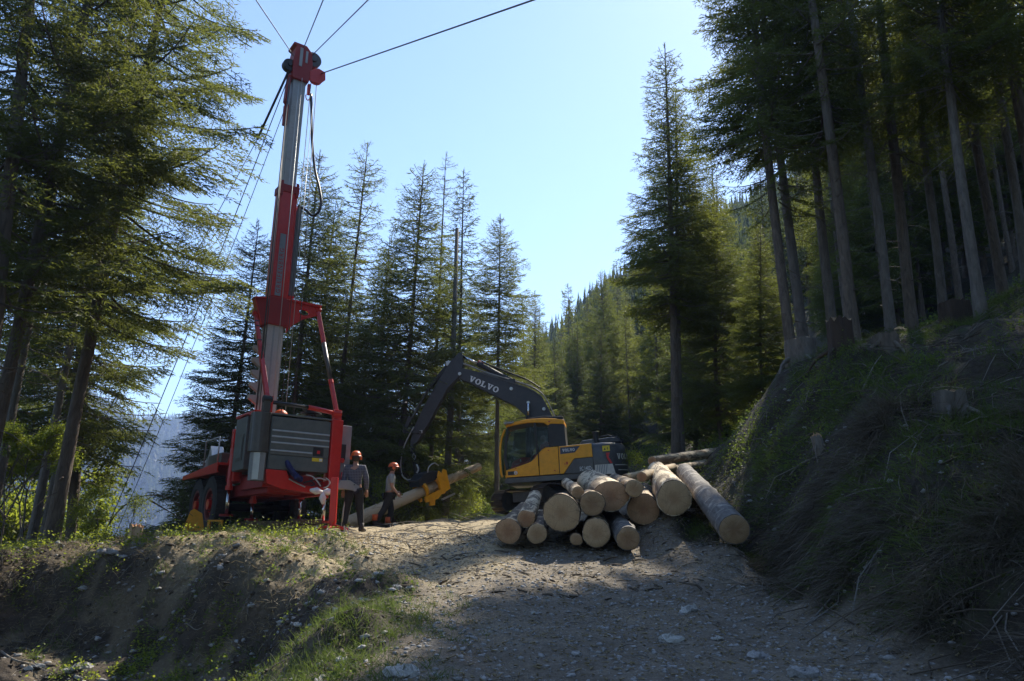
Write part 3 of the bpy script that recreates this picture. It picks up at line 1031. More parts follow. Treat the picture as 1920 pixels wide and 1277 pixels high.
M['orange'] = simple('orange plastic', (0.75, 0.13, 0.02), 0.4)
M['stickeryellow'] = simple('yellow sticker', (0.80, 0.60, 0.03), 0.5)
M['stickerred'] = simple('red sticker', (0.55, 0.02, 0.02), 0.5)
M['cable'] = simple('steel cable', (0.10, 0.10, 0.11), 0.5, 0.6)
M['hose'] = simple('black hose', (0.02, 0.02, 0.022), 0.4)
M['palehose'] = simple('pale hose', (0.45, 0.42, 0.36), 0.5)
M['bluecloth'] = simple('blue cloth', (0.015, 0.02, 0.10), 0.8)
M['timber'] = simple('old timber', (0.13, 0.09, 0.05), 0.85)
M['trackm'] = paint('track steel', (0.10, 0.085, 0.07), 0.55, 0.6, dirt=(0.16, 0.12, 0.08), amount=0.8)


def glass_mat():
    k = N('cab glass')
    p = k.n('ShaderNodeBsdfPrincipled')
    p.inputs['Base Color'].default_value = (0.02, 0.03, 0.03, 1)
    p.inputs['Roughness'].default_value = 0.04
    t = k.n('ShaderNodeBsdfTransparent')
    t.inputs[0].default_value = (0.75, 0.82, 0.80, 1)
    mx = k.n('ShaderNodeMixShader')
    mx.inputs[0].default_value = 0.3
    k.l(p.outputs[0], mx.inputs[2])
    k.l(t.outputs[0], mx.inputs[1])
    k.l(mx.outputs[0], k.out.inputs[0])
    return k.m


M['glass'] = glass_mat()


def frame(O, yaw, roll):
    a, r = rad(yaw), rad(roll)
    u = Vector((math.cos(a), math.sin(a), 0)); v = Vector((-math.sin(a), math.cos(a), 0)); w_ = Vector((0, 0, 1))
    u2 = u * math.cos(r) - w_ * math.sin(r)
    w2 = w_ * math.cos(r) + u * math.sin(r)
    return Matrix(((u2.x, v.x, w2.x, O[0]), (u2.y, v.y, w2.y, O[1]), (u2.z, v.z, w2.z, O[2]), (0, 0, 0, 1)))


def word(name, text, size, m, parent, pos, rotm, extrude=0.004, spacing=1.0):
    c = bpy.data.curves.new(name, 'FONT')
    c.body = text
    c.size = size
    c.extrude = extrude
    c.space_character = spacing
    c.materials.append(m)
    t = bpy.data.objects.new(name, c)
    COL.objects.link(t)
    bpy.context.view_layer.update()
    me = bpy.data.meshes.new_from_object(t.evaluated_get(bpy.context.evaluated_depsgraph_get()))
    bpy.data.objects.remove(t)
    me.name = name
    me.materials.clear()
    o = link(name, me, m, parent)
    o.matrix_local = Matrix.Translation(Vector(pos)) @ rotm
    return o


def wheel(parent, u, v, w_, r, wid, face=-1):
    """tyre as part with rim, hub and nuts below it; axle along u"""
    t = MB()
    prof = [(0.55, -0.38), (0.62, -0.5), (0.86, -0.5), (0.97, -0.40), (1.0, -0.30), (1.0, 0.30), (0.97, 0.40), (0.86, 0.5), (0.62, 0.5), (0.55, 0.38)]
    n = 40
    vs = [(u + p[1] * wid, v + r * p[0] * math.cos(2 * math.pi * k / n), w_ + r * p[0] * math.sin(2 * math.pi * k / n)) for k in range(n) for p in prof]
    m = len(prof)
    fs = [(k * m + i, k * m + (i + 1) % m, ((k + 1) % n) * m + (i + 1) % m, ((k + 1) % n) * m + i) for k in range(n) for i in range(m)]
    t.add(vs, fs)
    for k in range(n):                              # tread lugs
        a = 2 * math.pi * (k + .5) / n
        for sgn in (-1, 1):
            c = (u + sgn * wid * .24, v + (r + .008) * math.cos(a + sgn * .03), w_ + (r + .008) * math.sin(a + sgn * .03))
            d = Vector((0, -math.sin(a), math.cos(a))) * .028
            e = Vector((wid * .2, 0, 0)); rr = Vector((0, math.cos(a), math.sin(a))) * .014
            c = Vector(c)
            t.add([c - e - d - rr, c + e - d - rr, c + e + d - rr, c - e + d - rr, c - e - d + rr, c + e - d + rr, c + e + d + rr, c - e + d + rr],
                  [(0, 3, 2, 1), (4, 5, 6, 7), (0, 1, 5, 4), (1, 2, 6, 5), (2, 3, 7, 6), (3, 0, 4, 7)])
    ty = t.build('wheel', M['rubber'], parent)
    rim = MB()
    pr = [(0.57, face * .30), (0.57, face * .42), (0.50, face * .40), (0.46, face * .16), (0.24, face * .12), (0.22, face * .30), (0.0, face * .32)]
    vs = [(u + p[1] * wid, v + r * p[0] * math.cos(2 * math.pi * k / 28), w_ + r * p[0] * math.sin(2 * math.pi * k / 28)) for k in range(28) for p in pr]
    m = len(pr)
    fs = [(k * m + i, k * m + i + 1, ((k + 1) % 28) * m + i + 1, ((k + 1) % 28) * m + i) for k in range(28) for i in range(m - 1)]
    rim.add(vs, fs)
    rim.build('rim', M['rimred'], ty)
    hb = MB().cyl((u + face * wid * .2, v, w_), (u + face * wid * .52, v, w_), r * 0.19, 14)
    for k in range(8):
        a = k * math.pi / 4
        hb.cyl((u + face * wid * .15, v + r * .34 * math.cos(a), w_ + r * .34 * math.sin(a)), (u + face * wid * .26, v + r * .34 * math.cos(a), w_ + r * .34 * math.sin(a)), .02, 6)
    hb.build('hub', M['red'], ty)
    return ty


# ------------------------------------------------------------------ red tower yarder
RIG_O = P(478, 1000, 17.3)
rig = empty('tower_yarder', frame(RIG_O, 35, 1.3))
tag(rig, 'red and grey cable crane trailer with a tall telescopic mast standing on the embankment', 'cable crane')
# chassis
b = MB().box((.25, .25, .88), (.42, 5.7, 1.16)).box((1.45, .25, .88), (1.62, 5.7, 1.16))
for v_ in (.3, 1.4, 2.6, 3.7, 4.9, 5.6): b.box((.424, v_, .92), (1.446, v_ + .1, 1.12))
b.build('chassis', M['red_dark'], rig, .01)
for v_ in (3.3, 4.55):
    MB().cyl((.0, v_, .68), (1.85, v_, .68), .07).build('axle', M['black'], rig, smooth=True)
    wheel(rig, -.05, v_, .70, .70, .34, -1)
    wheel(rig, 1.90, v_, .70, .70, .34, 1)
wheel(rig, .80, 5.9, .66, .62, .28, -1)
# rear apron with the notch
MB().prism([(.10, 1.375), (.56, 1.37), (.64, 1.20), (1.02, 1.07), (1.50, 1.05), (1.52, .90), (.95, .93), (.45, .97), (.14, 1.07)], 1, -.02, .22).build('rear_apron', M['red'], rig, .012)
MB().box((.12, .225, 1.0), (1.52, 1.9, 1.3)).build('engine_tray', M['red_dark'], rig, .01)
# grey engine housing: core, panels and rails
MB().box((.14, .03, 1.38), (1.525, 1.95, 2.56)).build('engine_housing', M['grey'], rig, .015)
ys = [1.385, 1.71, 1.985, 2.255, 2.575]
for i in range(4):
    p_ = MB().box((.155, .004, ys[i]), (1.52, .03, ys[i + 1] - .022))
    if i == 1:
        p_ = MB().box((.155, .004, ys[i]), (1.14, .03, ys[i + 1] - .022)).box((1.40, .004, ys[i]), (1.52, .03, ys[i + 1] - .022)).box((1.14, .004, ys[i]), (1.40, .03, ys[i] + .03))
    p_.build('housing_panel', M['grey'], rig, .006)
for y_ in (1.80, 1.975, 2.11, 2.245):
    r_ = MB().prism([(-.012, y_ - .014), (.003, y_ - .022), (.003, y_ + .018), (-.008, y_ + .012)], 0, .16, 1.12 if y_ < 1.9 else 1.515)
    r_.build('rail', M['alu'], rig)
MB().box((.13, -.01, 2.59), (1.53, 1.95, 2.63)).build('housing_lid', M['grey'], rig, .01)
MB().box((1.155, .012, 1.745), (1.385, .028, 1.94)).build('opening', M['black'], rig)
MB().box((1.24, .006, 1.80), (1.31, .012, 1.87)).build('warning_mark', M['stickerred'], rig)
MB().box((1.13, -.001, 1.62), (1.38, .004, 1.70)).build('sticker', M['stickeryellow'], rig)
MB().box((1.30, -.004, 1.63), (1.37, -.001, 1.69)).build('sticker', M['white'], rig)
# rounded exhaust tank on the left rear corner
pl = [(-.26 + 0.0, .30)] + [(-.26 + .42 * (1 - math.cos(t)) / 2, .12 - .17 * math.sin(t)) for t in np.linspace(0, math.pi, 11)] + [(.16, .30)]
MB().prism(pl, 2, 1.74, 2.62).build('tank', M['tank'], rig, .012, seg=3)
pl2 = [(-.20, .28), (-.20, .12), (-.06, .0), (.06, .0), (.13, .12), (.13, .28)]
MB().prism(pl2, 2, 1.12, 1.735).build('tank_foot', M['lightgrey'], rig, .008)
MB().prism([(-.17, .078), (-.062, -.016), (-.058, -.006), (-.165, .088)], 2, 1.14, 1.73).build('bright_strip', M['alu'], rig)  # bright stripe down the tank foot
# left side: frame posts, grey side cabinet
MB().box((-.04, .32, 1.34), (.02, .74, 2.66)).build('corner_post', M['red'], rig, .01)
MB().box((-.18, .80, 1.40), (.13, 1.66, 2.62)).build('side_cabinet', M['grey'], rig, .02)
MB().box((-.192, .92, 1.62), (-.181, 1.42, 2.22)).build('cabinet_door', M['tank'], rig, .004)
MB().box((-.20, .97, 1.68), (-.193, 1.37, 2.16)).build('door_inset', M['grey'], rig, .003)
MB().prism([(.30, 2.56), (.85, 2.66), (1.75, 2.66), (1.75, 2.72), (.30, 2.70)], 0, -.18, .10).build('side_roof', M['red'], rig, .01)
# winch body and platform
wb = MB().prism([(1.9, 1.2), (2.9, 1.2), (2.95, 1.7), (2.55, 2.15), (1.9, 2.3)], 0, .05, .22)
wb.build('winch_cheek', M['red'], rig, .012)
wb = MB().prism([(1.9, 1.2), (2.9, 1.2), (2.95, 1.7), (2.55, 2.15), (1.9, 2.3)], 0, 1.35, 1.5)
wb.build('winch_cheek', M['red'], rig, .012)
MB().cyl((.23, 2.35, 1.75), (1.34, 2.35, 1.75), .33, 24).build('cable_drum', M['cable'], rig)
MB().prism([(2.25, 1.60), (5.75, 1.46), (5.75, 1.51), (2.25, 1.66)], 0, -.32, 2.05).build('platform', M['red'], rig, .006)
MB().box((-.335, 2.3, 1.42), (-.30, 5.72, 1.46)).prism([(2.3, 1.46), (5.72, 1.42), (5.74, 1.52), (2.28, 1.665)], 0, -.345, -.322).build('platform_edge', M['red'], rig)
MB().box((-.1, 3.0, 1.645), (.5, 4.2, 1.98)).build('tool_box', M['tank'], rig, .02)
MB().box((.0, 4.3, 1.58), (.45, 4.9, 1.95)).build('tool_box', M['lightgrey'], rig, .02)
MB().prism([(4.35, 1.955), (4.8, 1.955), (4.6, 2.3)], 0, .02, .35).build('cover', M['alu'], rig, .01)
MB().tube([(-.2, 2.9, 1.65), (-.2, 2.9, 2.35), (-.2, 4.2, 2.35), (-.2, 4.2, 1.6)], .018, 8).build('railing', M['alu'], rig, smooth=True)
MB().box((-.12, 2.0, 1.7), (.04, 2.16, 2.45)).box((-.1, 1.72, 1.2), (.04, 1.86, 2.3)).build('frame_post', M['red'], rig, .01)
# outriggers
for (u_, v_, t0, t1, z0) in ((-.08, 2.05, 2.0, 1.02, .42), (1.62, .30, 1.0, .85, .30), (.62, 2.4, 1.0, .75, .35), (1.75, 2.2, 1.6, .9, .35)):
    j = MB().cyl((u_, v_, t1), (u_, v_, t0), .065, 14)
    j.cyl((u_, v_, t1 - .02), (u_, v_, t1 + .08), .09, 14)
    jo = j.build('outrigger', M['red'], rig, .006)
    MB().cyl((u_, v_, z0 + .02), (u_, v_, t1 - .02), .042, 14).build('jack_rod', M['chrome'], jo, smooth=True)
    MB().cyl((u_, v_, z0 - .03), (u_, v_, z0 + .02), .16, 16).build('jack_foot', M['red_dark'], jo)
MB().box((-.12, 1.95, 1.3), (.35, 2.14, 1.5)).build('outrigger_arm', M['red'], rig, .01)
MB().box((1.5, .24, 1.02), (1.7, .36, 1.2)).build('outrigger_arm', M['red'], rig, .01)
# right-hand red post and light grey cabinet
MB().box((1.535, -.06, 1.00), (1.80, .16, 2.62)).build('corner_post', M['red'], rig, .012)
MB().box((1.805, .10, 1.18), (2.10, .95, 2.53)).build('control_cabinet', M['lightgrey'], rig, .02)
MB().box((1.83, .088, 1.72), (1.97, .099, 2.08)).build('cabinet_window', M['black'], rig)
MB().ball((1.89, .07, 1.70), .06, (1, .6, 1)).build('lamp', M['red'], rig, smooth=True)
MB().tube([(1.94, .06, 1.62), (1.97, .02, 1.45), (1.93, .02, 1.30), (1.94, .03, 1.2)], .012, 6).build('hose', M['palehose'], rig, smooth=True)
MB().tube([(1.90, .05, 1.42), (1.86, .0, 1.28), (1.92, .02, 1.2)], .022, 6).build('hose', M['stickerred'], rig, smooth=True)
# control box with louvred slope
cb = MB().prism([(1.66, 1.03), (1.72, 1.21), (1.95, 1.23), (2.20, 1.10), (2.15, .98), (1.90, 1.02)], 1, -.32, .05)
cbo = cb.build('control_box', M['lightgrey'], rig, .01)
MB().cyl((2.06, -.335, 1.13), (2.06, -.32, 1.13), .014, 8).build('button', M['black'], cbo)
MB().tube([(2.02, -.1, 1.0), (1.98, -.1, .9), (1.93, -.12, .6), (1.92, -.1, .15)], .018, 6).build('hose', M['palehose'], rig, smooth=True)
# front roller bar over the housing
MB().cyl((.0, .05, 2.87), (.95, .05, 2.85), .045).build('roller_bar', M['black'], rig, smooth=True)
MB().cyl((.96, .05, 2.85), (1.68, .05, 2.78), .055).build('roller_bar', M['red'], rig, smooth=True)
MB().box((-.09, -.02, 2.63), (.06, .14, 3.0)).build('bracket', M['tank'], rig, .01)
MB().box((.07, .0, 2.63), (.12, .1, 3.0)).box((1.58, -.02, 2.63), (1.76, .14, 2.86)).build('bracket', M['red'], rig, .01)
# orange cover and cable reel on the roof
dm = MB().ball((.48, .5, 2.64), .17, (1, 1, .95), 18, 10)
dm.build('exhaust_cover', M['orange'], rig, smooth=True)
rl = MB()
for z_ in (2.67, 2.77, 2.87): rl.cyl((1.22, .55, z_), (1.22, .55, z_ + .035), .25 - abs(z_ - 2.77) * .4, 22)
rl.cyl((1.22, .55, 2.64), (1.22, .55, 2.95), .12, 18)
rl.build('fan_housing', M['black'], rig, .006)
# mast
MC = (.33, 1.22)
MB().box((.13, 1.02, 2.4), (.51, 1.42, 5.0)).build('mast_foot', M['mast_pale'], rig, .015)
MB().box((.27, 1.012, 2.7), (.31, 1.02, 4.9)).build('mast_rib', M['mast_steel'], rig)
MB().box((.515, 1.1, 2.7), (.56, 1.2, 5.0)).build('mast_rib', M['lightgrey'], rig)
MB().box((.06, .96, 4.92), (.60, 1.48, 5.62)).build('mast_collar', M['red_dark'], rig, .02)
MB().box((.11, 1.0, 5.0 + .62), (.56, 1.44, 8.60)).build('mast_tube', M['red'], rig, .03)
MB().box((.09, .97, 8.42), (.58, 1.47, 8.62)).build('mast_band', M['red_dark'], rig, .015)
for sx in (.12, .52):
    MB().box((sx - .035, .955, 8.3), (sx + .035, .985, 8.7)).build('guide_shoe', M['red_dark'], rig, .008)
MB().box((.16, 1.05, 8.6), (.50, 1.39, 11.75)).build('telescopic_mast', M['mast_steel'], rig, .02)
MB().box((.30, 1.041, 8.62), (.325, 1.05, 11.6)).box((.38, 1.043, 8.62), (.395, 1.05, 11.6)).build('mast_rib', M['alu'], rig)
MB().box((.60, 1.08, 5.75), (.73, 1.30, 8.15)).build('cable_duct', M['grey'], rig, .012)
MB().prism([(.57, 5.62), (.74, 5.72), (.74, 5.75), (.57, 5.75)], 1, 1.1, 1.3).build('duct_foot', M['red_dark'], rig)
# name plate, lettered from the bottom up
MB().box((.21, .984, 5.66), (.355, .999, 7.28)).build('name_plate', M['lightgrey'], rig)
word('lettering', 'GREIFENBERG', .152, M['stickerred'], rig, (.335, .982, 5.72), Matrix.Rotation(math.pi / 2, 4, 'X') @ Matrix.Rotation(math.pi / 2, 4, 'Z'), .001, 1.30)
# bracket plates
MB().prism([(-.24, 5.50), (.10, 5.54), (.10, 4.92), (-.03, 4.86)], 1, 1.0, 1.10).build('bracket_plate', M['red_dark'], rig, .008)
MB().prism([(-.26, 5.53), (.10, 5.57), (.10, 5.54), (-.24, 5.50)], 1, .95, 1.2).prism([(-.26, 5.53), (-.24, 5.50), (-.03, 4.86), (-.06, 4.84)], 1, .95, 1.2).build('bracket_flange', M['red'], rig)
g = MB()
outer = [(.58, 5.58), (1.38, 5.57), (1.38, 5.45), (1.0, 5.22), (.72, 4.98), (.61, 4.78)]
hole = [(1.0 + .13 * math.cos(t), 5.37 + .075 * math.sin(t)) for t in np.linspace(0, 2 * math.pi, 17)[:-1]]
# gusset built as two halves round the oval opening
top = [(.60, 5.58), (1.38, 5.57), (1.38, 5.37)] + [hole[0]] + hole[1:9] + [(.60, 5.37)]
bot = [(.60, 5.37), hole[8]] + hole[9:16] + [hole[0], (1.38, 5.37), (1.0, 5.20), (.72, 4.98), (.60, 4.78)]
g.prism(top, 1, 1.03, 1.09)
g.prism(bot, 1, 1.03, 1.09)
g.build('bracket_plate', M['red'], rig)
MB().prism([(.60, 5.585), (1.42, 5.575), (1.42, 5.62), (.60, 5.63)], 1, .95, 1.17).build('bracket_flange', M['red'], rig)
# struts
def lerp(a, b_, t): return tuple(a[i] + (b_[i] - a[i]) * t for i in range(3))
for A_, B_ in (((-.17, 1.1, 5.15), (.0, .05, 2.92)), ((1.36, 1.06, 5.50), (1.66, .05, 2.78))):
    right = B_[0] > 1
    s0 = MB().tube([A_, lerp(A_, B_, .33 if right else .45)], .062, 4, sq=True).build('strut', M['red'], rig, .008)
    if right:
        MB().cyl(lerp(A_, B_, .33), lerp(A_, B_, .70), .052, 14).build('strut_sleeve', M['tank'], s0, smooth=True)
        MB().cyl(lerp(A_, B_, .69), lerp(A_, B_, .72), .062, 14).build('strut_ring', M['red'], s0)
        MB().tube([lerp(A_, B_, .71), B_], .062, 4, sq=True).build('strut_end', M['red'], s0, .008)
    else:
        MB().tube([lerp(A_, B_, .45), B_], .070, 4, sq=True).build('strut_end', M['red'], s0, .008)
        for t in (.10, .16, .33): MB().tube([lerp(A_, B_, t), lerp(A_, B_, t + .012)], .068, 4, sq=True).build('strut_mark', M['black'], s0)
    MB().cyl((B_[0] - .1, B_[1], B_[2]), (B_[0] + .1, B_[1], B_[2]), .085).build('strut_pin', M['black'] if not right else M['red'], rig, .008)
    MB().cyl((A_[0] - .07, A_[1], A_[2]), (A_[0] + .07, A_[1], A_[2]), .07).build('strut_pin', M['red'], rig, .008)
# pale fairlead cups up the left of the mast foot
for i in range(6):
    z_ = 2.95 + i * .30
    c_ = MB().add([(.12, 1.15, z_), (.12, 1.15, z_ + .24), (-.10, 1.10, z_ + .14), (-.12, 1.10, z_ + .22), (.10, 1.3, z_ + .02), (.12, 1.3, z_ + .24), (-.10, 1.26, z_ + .14), (-.12, 1.26, z_ + .22)],
                  [(0, 2, 3, 1), (4, 5, 7, 6), (0, 4, 6, 2), (2, 6, 7, 3), (3, 7, 5, 1), (0, 1, 5, 4)])
    c_.build('cable_cup', M['mast_pale'], rig, .006)
# head
hd = MB().prism([(.10, 11.66), (.08, 12.15), (.14, 12.62), (.06, 12.66), (.06, 12.72), (.42, 12.72), (.58, 12.55), (.62, 12.2), (.55, 11.66)], 1, .98, 1.46)
hd.build('mast_head', M['red_dark'], rig, .02)
MB().box((.24, .965, 12.05), (.32, .98, 12.6)).box((.40, .965, 12.2), (.46, .98, 12.55)).build('head_rib', M['mast_steel'], rig)
for (u_, z_, r_, m_) in ((.64, 12.42, .22, 'tank'), (.78, 11.98, .20, 'red'), (.02, 12.02, .17, 'black')):
    pu = MB().cyl((u_ - .0, 1.02, z_), (u_ + .0, 1.20, z_), r_, 20)
    pu.cyl((u_, .98, z_), (u_, 1.24, z_), r_ * .35, 12)
    pu.build('pulley', M[m_], rig, .012)
MB().prism([(.55, 12.0), (.78, 12.17), (.97, 12.12), (.99, 11.9), (.85, 11.72), (.58, 11.7)], 1, .96, 1.0).build('pulley_cheek', M['red'], rig, .006)
MB().prism([(.03, 11.75), (.10, 11.75), (.08, 10.9), (.0, 11.0)], 1, 1.05, 1.25).prism([(.01, 10.86), (.12, 10.9), (.12, 10.3), (.02, 10.3)], 1, 1.08, 1.2).build('guide_rail', M['red_dark'], rig, .006)
MB().tube([(.60 + .06 * math.cos(t), 1.1, 11.35 + .14 * math.sin(t)) for t in np.linspace(math.pi, 2 * math.pi, 9)], .015, 6).box((.57, 1.06, 11.38), (.64, 1.14, 11.68)).build('hook_block', M['red'], rig)
# big hydraulic hose loop at the head
hp = [P(583, 176, 18.6), P(584, 215, 18.6), P(585, 262, 18.6), P(590, 315, 18.6), P(598, 350, 18.5), P(602, 378, 18.4), P(597, 398, 18.4), P(585, 404, 18.4), P(575, 395, 18.4), P(560, 386, 18.4)]
inv = rig.matrix_world.inverted()
def smooth_pts(pts, n=5):
    pts = [Vector(p) for p in pts]
    out = []
    for i in range(len(pts) - 1):
        p0, p1, p2, p3 = pts[max(i - 1, 0)], pts[i], pts[i + 1], pts[min(i + 2, len(pts) - 1)]
        for k in range(n):
            t = k / n
            out.append(0.5 * ((2 * p1) + (p2 - p0) * t + (2 * p0 - 5 * p1 + 4 * p2 - p3) * t * t + (3 * p1 - p0 - 3 * p2 + p3) * t ** 3))
    out.append(pts[-1])
    return out
MB().tube([inv @ q for q in smooth_pts(hp)], .035, 8).build('hydraulic_hose', M['hose'], rig, smooth=True)
# cables running down the mast
for (a_, b_, m_, r_) in (((.60, .95, 11.7), (.42, .3, 2.7), 'cable', .010), ((.75, .95, 11.7), (.72, .3, 2.7), 'cable', .010), ((.35, .94, 11.7), (.18, .2, 2.7), 'alu', .009),
                         ((.03, .97, 11.6), (-.12, .4, 2.7), 'cable', .018), ((.05, .99, 11.2), (-.05, .4, 2.7), 'cable', .010), ((.70, .95, 11.3), (.5, .25, 2.7), 'alu', .008)):
    MB().tube([a_, b_], r_, 6).build('hoist_cable', M[m_], rig, smooth=True)
# hoses and white fabric piece at the rear
for pts in ([(1.0, -.05, 1.30), (1.15, -.15, 1.25), (1.30, -.22, 1.06)], [(1.18, -.05, 1.22), (1.32, -.12, 1.24), (1.45, -.15, 1.2)],
            [(1.44, -.12, 1.26), (1.52, -.18, 1.18), (1.48, -.22, 1.08), (1.36, -.25, 1.02)]):
    MB().tube(smooth_pts(pts), .017, 6).build('hose', M['palehose'], rig, smooth=True)
MB().tube(smooth_pts([(.62, -.04, 1.19), (.82, -.05, 1.10), (1.0, -.06, 1.03)]), .016, 6).build('hose', M['alu'], rig, smooth=True)
for pts in ([(.95, -.06, 1.12), (1.1, -.1, 1.16), (1.2, -.1, 1.10), (1.1, -.12, 1.06)], [(1.0, -.03, 1.14), (1.2, -.08, 1.2), (1.35, -.1, 1.16)]):
    MB().tube(smooth_pts(pts), .014, 6).build('hose', M['hose'], rig, smooth=True)
# white fabric shaped like a three-bladed propeller
lc = MB()
for a0, L_ in ((rad(175), .30), (rad(275), .27), (rad(5), .24)):
    pts = [(1.33, -.28, .93), (1.33 + L_ * .5 * math.cos(a0), -.29, .93 + L_ * .5 * math.sin(a0)), (1.33 + L_ * math.cos(a0), -.30, .93 + L_ * math.sin(a0))]
    lc.tube(pts, [.035, .085, .03], 10)
lc.build('pale_piece', M['white'], rig, smooth=True)

# things by the rig, each on its own
cl = MB()
for i in range(5):
    cl.tube(smooth_pts([(.50 + .05 * i, -.12 - .03 * i, 1.58 - .10 * i), (.60 + .04 * i, -.16, 1.38 - .03 * i), (.74 + .02 * i, -.10, 1.27 - .02 * i), (.92, -.08, 1.22 - .015 * i)]), [.03, .05, .06, .065, .06, .05, .06, .065, .06, .055, .05, .05, .045, .04, .03, .02][:16], 7)
o = cl.build('hose_bundle', M['bluecloth'], None, smooth=True)
o.matrix_world = rig.matrix_world
tag(o, 'dark blue bundle of strap hanging in the notch of the red rear apron', 'strap')


def ground_thing(name, label, cat, mb, m, loc, rz=0, bevel=.008, group=None, sink=0.02, smooth=False):
    o_ = mb.build(name, m, None, bevel, smooth)
    o_.location = (loc[0], loc[1], Hs(loc[0], loc[1]) - sink)
    o_.rotation_euler = (0, 0, rz)
    return tag(o_, label, cat, group)


# red stand with sprung feet
sp = P(627, 985, 17.6)
e = empty('anchor_stand', Matrix.Translation(Vector((sp[0], sp[1] - .2, Hs(sp[0], sp[1] - .2)))))
tag(e, 'red steel stand with five spread legs in front of the control box', 'stand')
MB().box((-.075, -.04, .22), (.075, .04, 1.20)).build('post', M['red'], e, .01)
MB().cyl((0, 0, .12), (0, 0, .26), .07, 10).build('boss', M['red'], e)
for i, a in enumerate((rad(180), rad(215), rad(268), rad(330), rad(5))):
    L_ = .34
    c_, s_ = math.cos(a), math.sin(a)
    lg = MB().tube([(0, 0, .20), (c_ * L_ * .5, s_ * L_ * .5, .14), (c_ * L_, s_ * L_, .10)], .026, 5).build('leg', M['red'], e)
    MB().cyl((c_ * L_, s_ * L_, .17), (c_ * (L_ + .01), s_ * (L_ + .01), -.04), .014, 6).build('spike', M['alu'], lg)
    MB().tube(smooth_pts([(c_ * L_ * .8, s_ * L_ * .8, .13), (c_ * (L_ + .05), s_ * (L_ + .05), .10), (c_ * (L_ + .12), s_ * (L_ + .12), .0), (c_ * (L_ + .17), s_ * (L_ + .17), -.02)]), .008, 5).build('spring_tine', M['palehose'], lg)

for (px, Y, w_, lb) in ((505, 17.9, 1.1, 'brown timber block under the left rear of the red rig'), (466, 18.6, .7, 'brown timber block left of the others under the rig'),
                        (575, 18.3, .8, 'brown timber block under the right rear of the red rig')):
    ground_thing('timber_block', lb, 'block', MB().box((-w_ / 2, -.2, 0), (w_ / 2, .2, .17)).box((-w_ / 2 + .05, -.15, .173), (w_ / 2 - .1, .18, .3)), M['timber'], P(px, 1000, Y)[:2], rad(30), .02)
ground_thing('wheel_chock', 'yellow steel wedge standing left of the rig wheels', 'wheel chock', MB().prism([(-.25, 0), (.25, 0), (.16, .45), (-.02, .55), (-.1, .5)], 1, -.15, .15), M['yellow'], P(362, 1000, 18.8)[:2], rad(20), .01)
ground_thing('wheel_chock', 'small yellow steel bracket in front of the rig wheels', 'wheel chock', MB().box((-.16, -.1, 0), (-.1, .1, .3)).box((.08, -.1, 0), (.16, .1, .3)).box((-.16, -.1, .302), (.16, .1, .34)), M['yellow'], P(402, 1000, 18.0)[:2], rad(15), .006)
ground_thing('plank', 'yellow-brown plank lying under the middle of the rig', 'plank', MB().box((-.55, -.1, .02), (.55, .1, .2)), M['timber'], P(522, 1000, 19.2)[:2], rad(10), .01)


# ------------------------------------------------------------------ cables to the mast head
def W(u_, v_, w_): return rig.matrix_world @ Vector((u_, v_, w_))


def cable(a, b_, r, label, sag=0.0, m='cable', name='guy_cable', cat='cable', n=14, group=None):
    a, b_ = Vector(a), Vector(b_)
    pts = [a.lerp(b_, i / n) - Vector((0, 0, sag * 4 * (i / n) * (1 - i / n))) for i in range(n + 1)]
    o_ = MB().tube(pts, r, 6).build(name, M[m], None, smooth=True)
    return tag(o_, label, cat, group)


def beyond(a, b_, k): return Vector(a) + (Vector(b_) - Vector(a)) * k


cable(W(.12, 1.1, 12.35), beyond(W(.12, 1.1, 12.35), P(480, 0, 14), 4.2), .013, 'cable from the mast head up to the top edge, leftmost of four')
cable(W(.36, 1.1, 12.7), beyond(W(.36, 1.1, 12.7), P(606, 0, 14), 4.2), .013, 'cable rising steeply from the very top of the mast head')
cable(W(.62, 1.1, 12.6), beyond(W(.62, 1.1, 12.6), P(690, 0, 13), 3.6), .013, 'cable rising to the right from the dark pulley of the mast head')
cable(W(.86, 1.1, 12.1), beyond(W(.86, 1.1, 12.1), P(1000, 0, 11), 2.6), .015, 'long cable crossing the sky from the red pulley towards the right')
st0, st1 = W(.02, 1.1, 11.85), Vector(P(482, 262, 19.0))
cable(st0, st1, .035, 'thick black sling hanging from the left of the mast head', name='sling', m='hose', n=2)
cable(st1, P(20, 1085, 27), .011, 'thin guy cable tied to the black sling, running down to the left stand', .25)
cable(W(.04, 1.1, 11.7), P(190, 1015, 20.5), .013, 'guy cable from the mast head down to the leafy shrubs on the crest', .25)
cable(W(.06, 1.1, 10.9), P(212, 1012, 24), .010, 'lower thin guy cable, right of the other two on the valley side', .3)
# ------------------------------------------------------------------ excavator
EX_O = P(945, 962, 24.0)
EXM = frame(EX_O, -8, -4.0)
ex = empty('excavator', EXM)
tag(ex, 'yellow and charcoal tracked excavator holding a tree trunk, parked behind the log pile', 'excavator')
G_V = [(0, 1), (.44, 1), (.44, .87), (.36, .87), (.51, .33), (.66, .87), (.58, .87), (.58, 1), (1, 1), (1, .87), (.92, .87), (.62, 0), (.38, 0), (.08, .87), (0, .87)]
G_L = [(0, 1), (.5, 1), (.5, .87), (.38, .87), (.38, .13), (.68, .13), (.76, .38), (.88, .38), (.88, 0), (0, 0), (0, .13), (.12, .13), (.12, .87), (0, .87)]


